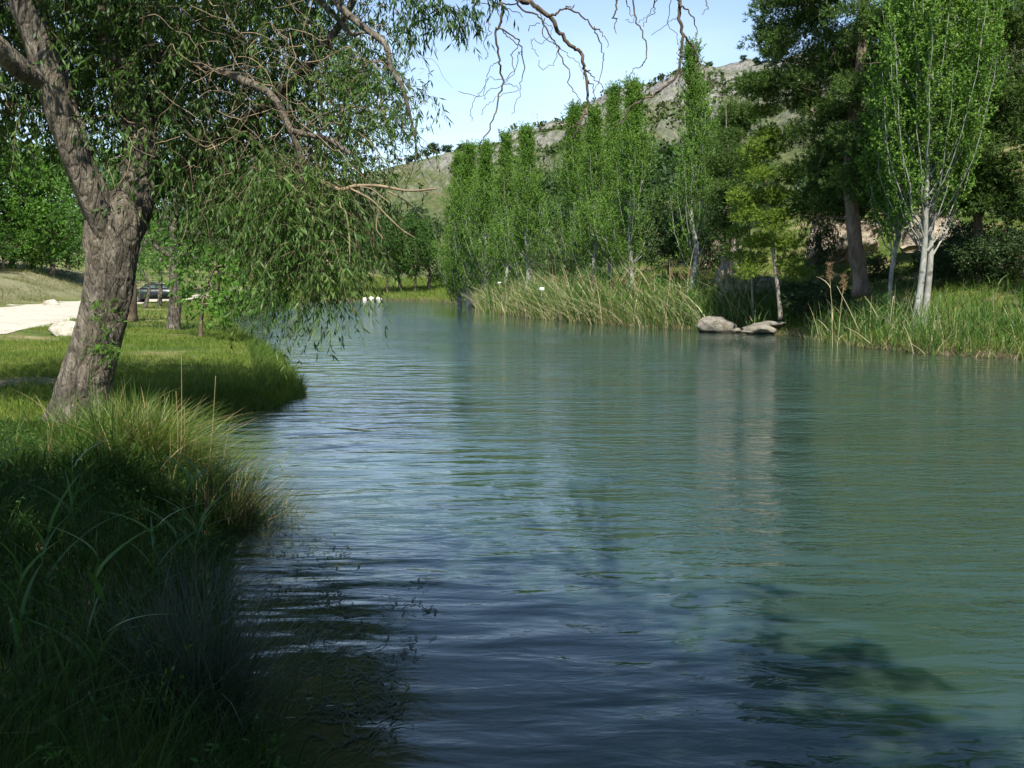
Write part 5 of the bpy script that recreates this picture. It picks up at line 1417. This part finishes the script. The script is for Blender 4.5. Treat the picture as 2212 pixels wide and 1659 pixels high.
tussock('sedge_tussock', (-3.75, 10.3, float(ground_z(-3.75, 10.3))), 2300, 0.85, 0.011, 0.46, 0.9, (0.6, -0.15), None, [('green_blades', M_SEDGE, 0.84), ('straw_blades', M_STRAW, 0.16)], 'sunlit sedge tussock arching over the water beside the leaning willow', 'sedge', 3)
tussock('sedge_tussock', (-4.3, 11.4, float(ground_z(-4.3, 11.4))), 1300, 0.72, 0.011, 0.5, 0.45, (0.15, -0.1), None, [('green_blades', M_SEDGE, 0.9), ('straw_blades', M_STRAW, 0.1)], 'bright upright sedge at the right foot of the leaning willow', 'sedge', 4)
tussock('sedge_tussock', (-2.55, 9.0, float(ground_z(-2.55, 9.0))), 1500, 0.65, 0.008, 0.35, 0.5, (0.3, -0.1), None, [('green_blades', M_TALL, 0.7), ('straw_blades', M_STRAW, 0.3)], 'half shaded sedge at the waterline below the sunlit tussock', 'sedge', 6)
tussock('rush_tuft', (-1.5, 4.8, 0.05), 900, 0.85, 0.006, 0.20, 0.42, (0.05, 0.0), None, [('stems', M_RUSH, 1.0)], 'dark fine stemmed rush tuft at the bottom of the picture by the water', 'rush', 9, 4, 1.3)
tussock('rush_tuft', (-2.05, 6.4, 0.1), 350, 0.45, 0.005, 0.2, 0.4, (0.2, 0.0), None, [('stems', M_RUSH, 1.0)], 'small rush tuft at the waterline behind the large rush tuft', 'rush', 10, 4, 1.3)

def cane_plant(seed, h, nl=9, lean=(0.05, 0.0), r=0.006, leaf=0.42, lw=0.035, plume=False, dry=False):
    rg = np.random.default_rng(seed)
    t = np.linspace(0, 1, 14)[:, None]
    st = np.concatenate([arr(lean)[None] * h * t ** 1.6 + 0.01 * rg.normal(size=(14, 2)), h * t - 0.15 * (t == 0)], 1)
    sb = MB(); tube(sb, st, np.linspace(r, r * 0.4, 14), 6)
    lb = MB(); single = []
    for k in range(nl):
        if not dry: lb = MB(); single.append(('leaf', lb, M_CANE, False))
        f = 0.18 + 0.8 * k / nl; p = np.array([np.interp(f, t[:, 0], st[:, c]) for c in range(3)])
        a = k * 2.6 + rg.uniform(-0.6, 0.6)
        blades(lb, p[None], [leaf * rg.uniform(0.7, 1.2)], [lw * rg.uniform(0.7, 1.1)], arr([[math.cos(a), math.sin(a)]]) * rg.uniform(0.5, 1.4), rg, 7, 0, 1.3)
    parts = [('stem', sb, M_DRYREED if dry else M_CANE, True)]
    parts += single
    if nl and dry: parts.append(('leaves', lb, M_DRYREED if dry else M_CANE, False))
    if plume:
        pb = MB(); C = st[-1] + np.array([0, 0, 1.0]) * np.linspace(-0.15, 0.32, 14)[:, None]
        fine_leaves(pb, C, rg, 6, 6, 0.14, 0.02, 0.05, 0.014, 0.3, arr([[0.3, 0, 0]] * 14), updir=0.8, k=3)
        parts.append(('plume', pb, M_PLUME, False))
    return parts

# broad leaved cane shoots in the foreground, each its own plant
canes = [(-2.95, 6.6, 0.55, 0.1, 'cane shoot with two dark broad leaves before the willow foot'), (-3.55, 6.7, 0.60, -0.2, 'cane shoot with spreading leaves left of the willow foot'), (-3.15, 7.0, 0.62, 0.2, 'curled dark cane shoot overlapping the willow trunk base'),
         (-4.0, 7.4, 0.6, 0.1, 'cane shoot at the left edge in front of the grass'), (-2.35, 7.2, 0.45, 0.4, 'cane shoot leaning right below the willow foot'), (-2.45, 7.1, 0.75, 0.5, 'cane shoot with long pointed leaf before the sunlit tussock'),
         (-2.5, 7.7, 0.7, 0.3, 'upright cane shoot in the shade before the sunlit tussock'), (-2.3, 6.2, 0.55, 0.3, 'short cane shoot in the dark grass below the sunlit tussock'), (-1.85, 4.3, 0.85, 0.05, 'tall cane shoot with pale leaf at the lower left'),
         (-2.2, 4.3, 0.7, 0.1, 'cane shoot with broad leaves left of the rush tuft'), (-2.0, 4.6, 0.4, -0.3, 'low cane shoot near the lower left corner'), (-2.7, 5.6, 0.5, 0.2, 'cane shoot half sunk in the dark grass at the left')]
for i, (x, y, h, l, lab) in enumerate(canes):
    rg = np.random.default_rng(500 + i)
    put_tree('cane_shoot', foot(x, y), cane_plant(500 + i, h, int(5 + 3 * h), (l * 0.4, 0.0), 0.006, 0.34, 0.030), lab, 'cane', 'broad leaved cane shoots on the near bank', rg.uniform(0, 0.4))
# dry single stalks standing before the dark grass
for i, (px, py, px2, py2, d, lab) in enumerate([(388, 990, 392, 770, 9.6, 'tallest dry straw stalk standing upright before the shaded headland'), (446, 1000, 466, 812, 9.8, 'dry straw stalk leaning right before the shaded headland'), (384, 930, 380, 845, 9.7, 'short dry straw stalk left of the tallest one'), (300, 960, 322, 870, 10.2, 'dry seed stalk rising from the bright sedge'), (515, 1130, 553, 1012, 9.2, 'fine dry stalk leaning over the water right of the tussock'), (396, 960, 398, 880, 9.9, 'thin dry stalk close right of the tallest one')]):
    a = pt(px, py + 60, d); bq = pt(px2, py2, d)
    mb = MB(); q = spline([a, (a + bq) / 2 + np.array([0.01, 0, 0]), bq], 12) - a
    tube(mb, q, np.linspace(0.006, 0.0025, 12), 5)
    tag(mb.build('dry_stalk', M_STRAW, None, True, a), lab, 'stalk', 'dry stalks on the near bank')

# ------------------------------------------------------------------ reeds and grass of the right bank
rng = np.random.default_rng(23)
def right_side(x, y):
    return x > np.interp(y, [0, 30, 60, 95, 110], [6, 4, -8, -12, -13])
# short green growth over the whole right bank and slope
mb = MB()
x, y, s = scatter(230000, -6, 30, 24, 70, rng, lambda x, y, s: (s > 0.0) & (s < 16) & right_side(x, y) & (x < 0.56 * y + 1) & (rng.random(len(s)) < np.interp(s, [0, 4, 16], [1, 0.7, 0.4])))
patch = fbm(x * 0.5, y * 0.5, 81, 4)
h = rng.uniform(0.15, 0.42, len(x)) * (0.5 + patch)
P = np.stack([x, y, ground_z(x, y) - 0.02], -1)
blades(mb, P, h, 0.030 * rng.uniform(0.6, 1.3, len(x)), rng.normal(size=(len(x), 2)) * 0.45, rng, 1)
tag(mb.build('slope_grass', M_GRASS), kind='stuff', label='rough grass on the right bank and slope', cat='grass')
# far end turf
mb = MB()
x, y, s = scatter(90000, -45, 2, 68, 150, rng, lambda x, y, s: (s > 0.0) & (s < 40) & (x > -0.3 * y) & ((y > 100) | right_side(x, y)))
P = np.stack([x, y, ground_z(x, y) - 0.02], -1)
blades(mb, P, rng.uniform(0.2, 0.6, len(x)), 0.09 * rng.uniform(0.6, 1.3, len(x)), rng.normal(size=(len(x), 2)) * 0.4, rng, 1)
tag(mb.build('far_grass', M_GRASS), kind='stuff', label='grass on the far shore of the lake', cat='grass')

# green reeds: along the shore from the far end to the boulder, then again from the ledge to the right edge
def reed_points(n, y0, y1, smin, smax, dens):
    return scatter(n, -4, 20, y0, y1, rng, lambda x, y, s: (s > smin) & (s < smax) & right_side(x, y) & (rng.random(len(s)) < dens(x, y)))
mbg = MB(); mbd = MB()
def bed(n, y0, y1, smin, smax, hlo, hhi, fdry, lean, wid, dens=lambda x, y: np.ones_like(x), leanj=0.25):
    x, y, s = reed_points(n, y0, y1, smin, smax, dens)
    P = np.stack([x, y, np.maximum(ground_z(x, y), -0.1) - 0.05], -1)
    h = rng.uniform(hlo, hhi, len(x)) * (0.7 + 0.6 * fbm(x * 0.9, y * 0.9, 6, 3))
    dry = rng.random(len(x)) < fdry * (0.3 + 1.4 * fbm(x * 0.8 + 3, y * 0.8, 16, 3))
    ln = rng.normal(size=(len(x), 2)) * leanj + arr(lean)[None] * rng.uniform(0.2, 1.3, (len(x), 1))
    blades(mbg, P[~dry], h[~dry], wid * rng.uniform(0.7, 1.4, (~dry).sum()), ln[~dry], rng, 4, 0, 1.6)
    blades(mbd, P[dry], h[dry] * 1.05, wid * 0.9 * rng.uniform(0.6, 1.3, dry.sum()), ln[dry] * 1.25, rng, 4, 0, 1.4)
    # leaves half way up the canes
    k = ~dry
    Q = P[k] + np.stack([ln[k, 0] * h[k] * 0.25, ln[k, 1] * h[k] * 0.25, h[k] * rng.uniform(0.25, 0.75, k.sum())], -1)
    a = rng.uniform(0, 6.28, k.sum())
    blades(mbg, Q, 0.5 * rng.uniform(0.6, 1.2, k.sum()), wid * 1.3, np.stack([np.cos(a), np.sin(a)], -1) * rng.uniform(0.4, 1.4, (k.sum(), 1)), rng, 3, 0, 1.4)
bed(9500, 43.2, 62, -0.35, 2.8, 1.5, 3.2, 0.34, (-0.42, -0.05), 0.050, leanj=0.3)
bed(3600, 43.2, 60, -0.6, 0.5, 1.2, 2.6, 0.8, (-0.95, -0.3), 0.04)
bed(9000, 60, 84, -0.3, 2.6, 1.2, 2.2, 0.55, (-0.3, -0.1), 0.05)
bed(3200, 42.0, 46.5, 0.2, 3.0, 0.8, 1.5, 0.12, (0.0, 0.0), 0.04)
bed(1500, 38.5, 43, 0.8, 3.5, 0.4, 0.9, 0.15, (0.0, 0.0), 0.03)
bed(12000, 24, 38.0, -0.15, 3.0, 0.8, 1.7, 0.14, (-0.05, 0.0), 0.026)
bed(2500, 24, 37.6, -0.25, 0.7, 0.5, 1.1, 0.55, (-0.2, -0.15), 0.02, leanj=0.4)
bed(260, 24, 37, 0.2, 2.6, 1.7, 2.4, 0.9, (0.0, 0.0), 0.02)
bed(5200, 24, 62, -0.28, 0.35, 0.25, 0.65, 3.0, (-0.2, -0.2), 0.022, leanj=0.5)
tag(mbg.build('green_reeds', M_REED), kind='stuff', label='dense green reeds lining the right shore', cat='reeds')
tag(mbd.build('dry_reeds', M_DRYREED), kind='stuff', label='straw coloured dead reeds leaning through the green ones', cat='reeds')
# dead litter at the reed foot
mb = MB()
x, y, s = reed_points(26000, 24, 62, -0.25, 0.45, lambda x, y: np.ones_like(x))
P = np.stack([x, y, np.maximum(ground_z(x, y), 0.0) + 0.02], -1)
a = rng.uniform(0, 6.28, len(x))
blades(mb, P, rng.uniform(0.12, 0.4, len(x)), 0.02, np.stack([np.cos(a), np.sin(a)], -1) * rng.uniform(0.5, 2.2, (len(x), 1)), rng, 2)
tag(mb.build('reed_litter', M_DRYREED), kind='stuff', label='dead stems lying along the right waterline', cat='reeds')

# plumed reeds one can pick out
pl = [(1172, 60, 'leftmost plumed reed above the bed near the white sign'), (1197, 57, 'plumed reed left of the sunlit poplar trunks'), (1222, 55, 'plumed reed in front of the shaded poplar'), (1262, 53, 'plumed reed before the first sunlit trunk'), (1284, 52, 'plumed reed between the two sunlit trunks'),
      (1322, 51, 'plumed reed just left of the forked white trunk'), (1340, 51, 'reddish plumed reed touching the forked white trunk'), (1378, 50, 'plumed reed right of the forked white trunk'), (1412, 49.5, 'plumed reed in the gap right of the poplar clump'), (1456, 46.5, 'tall plumed reed at the left of the lone poplar foot'), (1468, 46.2, 'tall plumed reed at the foot of the lone poplar'), (1478, 46.5, 'tall plumed reed right beside the lone poplar trunk')]
src = None
for i, (px, d, lab) in enumerate(pl):
    base = foot_img(px, d)
    top = pt(px, 598 if i < 9 else 580, d)[2]
    if src is None:
        src = put_tree('plumed_reed', base, cane_plant(700, 2.4, 6, (0.08, 0), 0.016, 0.5, 0.04, True, True), lab, 'reed', 'plumed reeds of the right shore', 0, 1); o = src
    else:
        o = copy_tree(src); o.location = base; o.rotation_euler = (0, 0, i * 1.1); tag(o, lab, 'reed', 'plumed reeds of the right shore')
    o.scale = (1, 1, min(1.4, max(0.5, (top - base[2]) / 2.7)))
base = foot_img(1800, 33.2)
o = copy_tree(src); o.location = base; o.rotation_euler = (0, 0, 2.5); o.scale = (1, 1, (pt(1795, 575, 33)[2] - base[2]) / 2.65); tag(o, 'tall plumed reed standing alone in front of the big pine', 'reed', 'plumed reeds of the right shore')
base = foot_img(1810, 33.6)
o = copy_tree(src); o.location = base; o.rotation_euler = (0, 0, 0.5); o.scale = (1, 1, (pt(1805, 600, 33)[2] - base[2]) / 2.65); tag(o, 'slightly shorter plumed reed right beside the one standing alone', 'reed', 'plumed reeds of the right shore')
# broken canes leaning across the right reeds
for i, (a, b_, d1, d2, lab) in enumerate([((1858, 720), (1808, 618), 32.6, 33.0, 'long bare cane leaning left across the right reeds'), ((1880, 742), (1826, 706), 31.6, 32.4, 'broken cane lying low across the right reeds'), ((1898, 690), (1868, 640), 32.6, 33.0, 'short bare cane leaning left in the right reeds'), ((2012, 780), (1968, 742), 29.5, 30.2, 'fallen cane reaching down to the water at the right'), ((1790, 715), (1765, 690), 34, 34.4, 'short broken cane left in the right reeds'), ((2010, 752), (2022, 690), 30.2, 30.6, 'upright bare cane among the right reeds'), ((1930, 640), (1922, 700), 31.6, 31.6, 'straight bare cane below the twin poplar')]):
    p, q = pt(*a, d1), pt(*b_, d2)
    mb = MB(); tube(mb, spline([p, (p + q) / 2 + np.array([0, 0, 0.05]), q], 8) - p, np.linspace(0.016, 0.008, 8), 6)
    tag(mb.build('broken_cane', M_DRYREED, None, True, p), lab, 'cane', 'broken canes of the right shore')
# cane with drooping leaves in the water at the right edge
put_tree('cane_shoot', (pt(2195, 800, 26.3)[0], 26.6, 0.0), cane_plant(811, 0.9, 9, (-0.35, 0), 0.01, 0.55, 0.05), 'leafy cane bending into the water at the right edge', 'cane')

# ------------------------------------------------------------------ weed in the shallows of the near bank
rng = np.random.default_rng(31)
mb = MB()
spots_w = [(620, 1190, 60, 40), (700, 1200, 70, 45), (600, 1280, 70, 40), (720, 1290, 90, 40), (780, 1340, 70, 30), (660, 1380, 80, 35), (740, 1440, 90, 40), (820, 1480, 60, 25), (880, 1420, 35, 12), (780, 1530, 70, 35), (850, 1530, 45, 30), (900, 1390, 40, 8), (690, 1540, 60, 40), (760, 1600, 60, 30), (860, 1310, 45, 12), (890, 1260, 60, 10), (560, 1130, 40, 30), (930, 1330, 30, 6)]
for a, b, sa, sb_ in spots_w:
    n = int(0.012 * sa * sb_) + 6
    A_ = rng.normal(a, sa * 0.5, n); B_ = rng.normal(b, sb_ * 0.5, n)
    P0 = []
    for xx, yy in zip(A_, B_):
        r = ray(xx, min(max(yy, 1000), 1650)); t = HC / -r[2]; P0.append(r * t + np.array([0, 0, HC]))
    P0 = arr(P0); P0[:, 2] = 0
    m = 6
    ang = rng.uniform(0, 6.28, (n, 1)) + np.cumsum(rng.normal(size=(n, m)) * 0.6, 1)
    stp = rng.uniform(0.012, 0.04, (n, 1))
    C = P0[:, None, :] + np.stack([np.cumsum(np.cos(ang) * stp, 1), np.cumsum(np.sin(ang) * stp, 1), np.zeros((n, m))], -1)
    sd = np.stack([-np.sin(ang), np.cos(ang), np.zeros((n, m))], -1)
    w = rng.uniform(0.003, 0.010, (n, 1, 1)) * np.linspace(1, 0.3, m)[None, :, None]
    z = 0.004 + 0.006 * rng.random((n, m, 1)) * np.array([0, 0, 1.0])
    V = np.stack([C - sd * w, C + sd * w], 2) + z[:, :, None, :]
    V = V.reshape(n, 2 * m, 3)
    q = np.arange(n)[:, None, None] * 2 * m + np.arange(m - 1)[None, :, None] * 2 + np.array([0, 1, 3, 2])
    mb.add(V.reshape(-1, 3), q.reshape(-1, 4))
tag(mb.build('pond_weed', M_WEED), kind='stuff', label='dark water weed drifting in the shallows of the near bank', cat='weed')

# ------------------------------------------------------------------ small man-made things
M_WHITE = plain_mat('white_board', (0.80, 0.80, 0.78), 0.5, 0, 0.05)
M_POST = plain_mat('grey_post', (0.28, 0.25, 0.20), 0.8)
def box(mb, c, s, mat=0):
    c = arr(c); h = arr(s) / 2
    V = c + arr([[i, j, k] for i in (-1, 1) for j in (-1, 1) for k in (-1, 1)]) * h
    mb.add(V, [[0, 1, 3, 2], [4, 6, 7, 5], [0, 4, 5, 1], [2, 3, 7, 6], [0, 2, 6, 4], [1, 5, 7, 3]], None, mat)
for px, py, d, w, h, lab in ((1170, 625, 58.5, 0.30, 0.22, 'small white sign board on a post above the reeds'), (1079, 611, 72, 0.24, 0.12, 'smaller pale sign on a post at the left end of the reeds')):
    p = pt(px, py, d); g = float(ground_z(p[0], d))
    root = empty('sign', (p[0], d, g)); tag(root, lab, 'sign')
    mb = MB(); tube(mb, [(0, 0.03, -0.3), (0, 0.03, p[2] - g + h * 0.4)], [0.03, 0.03], 8); mb.build('post', M_POST, root)
    mb = MB(); box(mb, (0, 0, p[2] - g), (w, 0.02, h)); mb.build('board', M_WHITE, root)

# parked dark car half hidden under the trees beyond the lawn
cx, cy = pt(342, 640, 72)[0], 72.0
car = empty('parked_car', (cx, cy, float(ground_z(cx, cy))), 0.12)
tag(car, 'dark parked car in the shade of the trees beyond the lawn', 'car')
M_CAR = plain_mat('dark_paint', (0.012, 0.014, 0.018), 0.25, 0.2, 0.05, 4, 0.6)
M_GLASS = plain_mat('car_window', (0.07, 0.10, 0.10), 0.2, 0.1, 0.1, 2, 0.8)
M_TYRE = plain_mat('tyre_rubber', (0.02, 0.02, 0.02), 0.8)
M_RIM = plain_mat('wheel_rim', (0.45, 0.45, 0.45), 0.35, 0.8)
def prism(mb, prof, y0, y1, inset=0.0):
    n = len(prof); pr = arr(prof); c = pr.mean(0)
    rows = [(y0, 1 - inset), (y0 + 0.08, 1), (y1 - 0.08, 1), (y1, 1 - inset)]
    V = np.concatenate([np.stack([(pr[:, 0] - c[0]) * k + c[0], np.full(n, yy), (pr[:, 1] - c[1]) * k + c[1]], -1) for yy, k in rows])
    q = []
    for r in range(3):
        for i in range(n):
            j = (i + 1) % n; q.append([r * n + i, r * n + j, (r + 1) * n + j, (r + 1) * n + i])
    V = np.concatenate([V, [[c[0], y0, c[1]], [c[0], y1, c[1]]]])
    t = [[(i + 1) % n, i, 4 * n] for i in range(n)] + [[3 * n + i, 3 * n + (i + 1) % n, 4 * n + 1] for i in range(n)]
    mb.add(V, q, t)
mb = MB(); prism(mb, [(-2.15, 0.35), (-2.2, 0.7), (-2.0, 0.92), (-1.1, 1.0), (1.2, 1.02), (2.05, 0.95), (2.2, 0.7), (2.15, 0.35), (1.7, 0.28), (-1.7, 0.28)], -0.85, 0.85, 0.04); mb.build('body', M_CAR, car)
mb = MB(); prism(mb, [(-1.15, 1.0), (-0.55, 1.42), (0.2, 1.48), (1.1, 1.44), (1.75, 1.0)], -0.74, 0.74, 0.08); mb.build('roof', M_CAR, car)
for prof in ([(-0.95, 1.06), (-0.5, 1.36), (0.0, 1.39), (0.0, 1.06)], [(0.1, 1.06), (0.1, 1.39), (0.85, 1.37), (0.95, 1.06)], [(1.03, 1.06), (0.95, 1.36), (1.1, 1.35), (1.5, 1.06)]):
    mb = MB(); n = len(prof)
    V = [(a, -0.775, b) for a, b in prof] + [(a, 0.775, b) for a, b in prof]
    mb.add(V, [[0, 1, 2, 3], [7, 6, 5, 4]] + [[i, (i + 1) % n, n + (i + 1) % n, n + i] for i in range(n)]); mb.build('window', M_GLASS, car)
for sx in (-1.35, 1.35):
    for sy in (-0.78, 0.78):
        w = bpy.data.objects.new('wheel', None); COL.objects.link(w); w.parent = car; w.location = (sx, sy, 0.32)
        mb = MB(); tube(mb, [(0, -0.1, 0), (0, -0.09, 0), (0, 0.09, 0), (0, 0.1, 0)], [0.28, 0.32, 0.32, 0.28], 20); mb.build('tyre', M_TYRE, w)
        mb = MB(); tube(mb, [(0, -0.115, 0), (0, 0.115, 0)], [0.19, 0.19], 14); mb.build('rim', M_RIM, w)

# lattice pylon behind the skyline
p = pt(1160, 300, 470)
py_ = empty('pylon', (p[0], 470, p[2] - 2)); tag(py_, 'thin grey lattice pylon on the skyline of the hill', 'pylon')
M_STEEL = plain_mat('galvanised_steel', (0.42, 0.44, 0.47), 0.5, 0.3)
Ht = pt(1160, 243, 470)[2] - (p[2] - 2)
mb = MB()
def lw(z): return 1.3 * (1 - z / Ht) + 0.28
for sx in (-1, 1):
    for sy in (-1, 1):
        tube(mb, [(sx * lw(0), sy * lw(0), 0), (sx * lw(Ht), sy * lw(Ht), Ht)], [0.07, 0.05], 4)
mb.build('leg', M_STEEL, py_)
mb = MB(); nlev = 9
for k in range(nlev):
    z0, z1 = Ht * k / nlev, Ht * (k + 1) / nlev
    for (ax, ay), (bx_, by_) in (((-1, -1), (1, -1)), ((1, -1), (1, 1)), ((1, 1), (-1, 1)), ((-1, 1), (-1, -1))):
        tube(mb, [(ax * lw(z0), ay * lw(z0), z0), (bx_ * lw(z1), by_ * lw(z1), z1)], [0.04, 0.04], 4)
        tube(mb, [(bx_ * lw(z0), by_ * lw(z0), z0), (ax * lw(z1), ay * lw(z1), z1)], [0.04, 0.04], 4)
mb.build('bracing', M_STEEL, py_)
for z in (Ht * 0.97, Ht * 0.85):
    mb = MB(); tube(mb, [(-2.6, 0, z), (2.6, 0, z)], [0.06, 0.06], 4); tube(mb, [(-2.6, 0, z), (0, 0, z + 0.8)], [0.04, 0.04], 4); tube(mb, [(2.6, 0, z), (0, 0, z + 0.8)], [0.04, 0.04], 4)
    mb.build('crossarm', M_STEEL, py_)
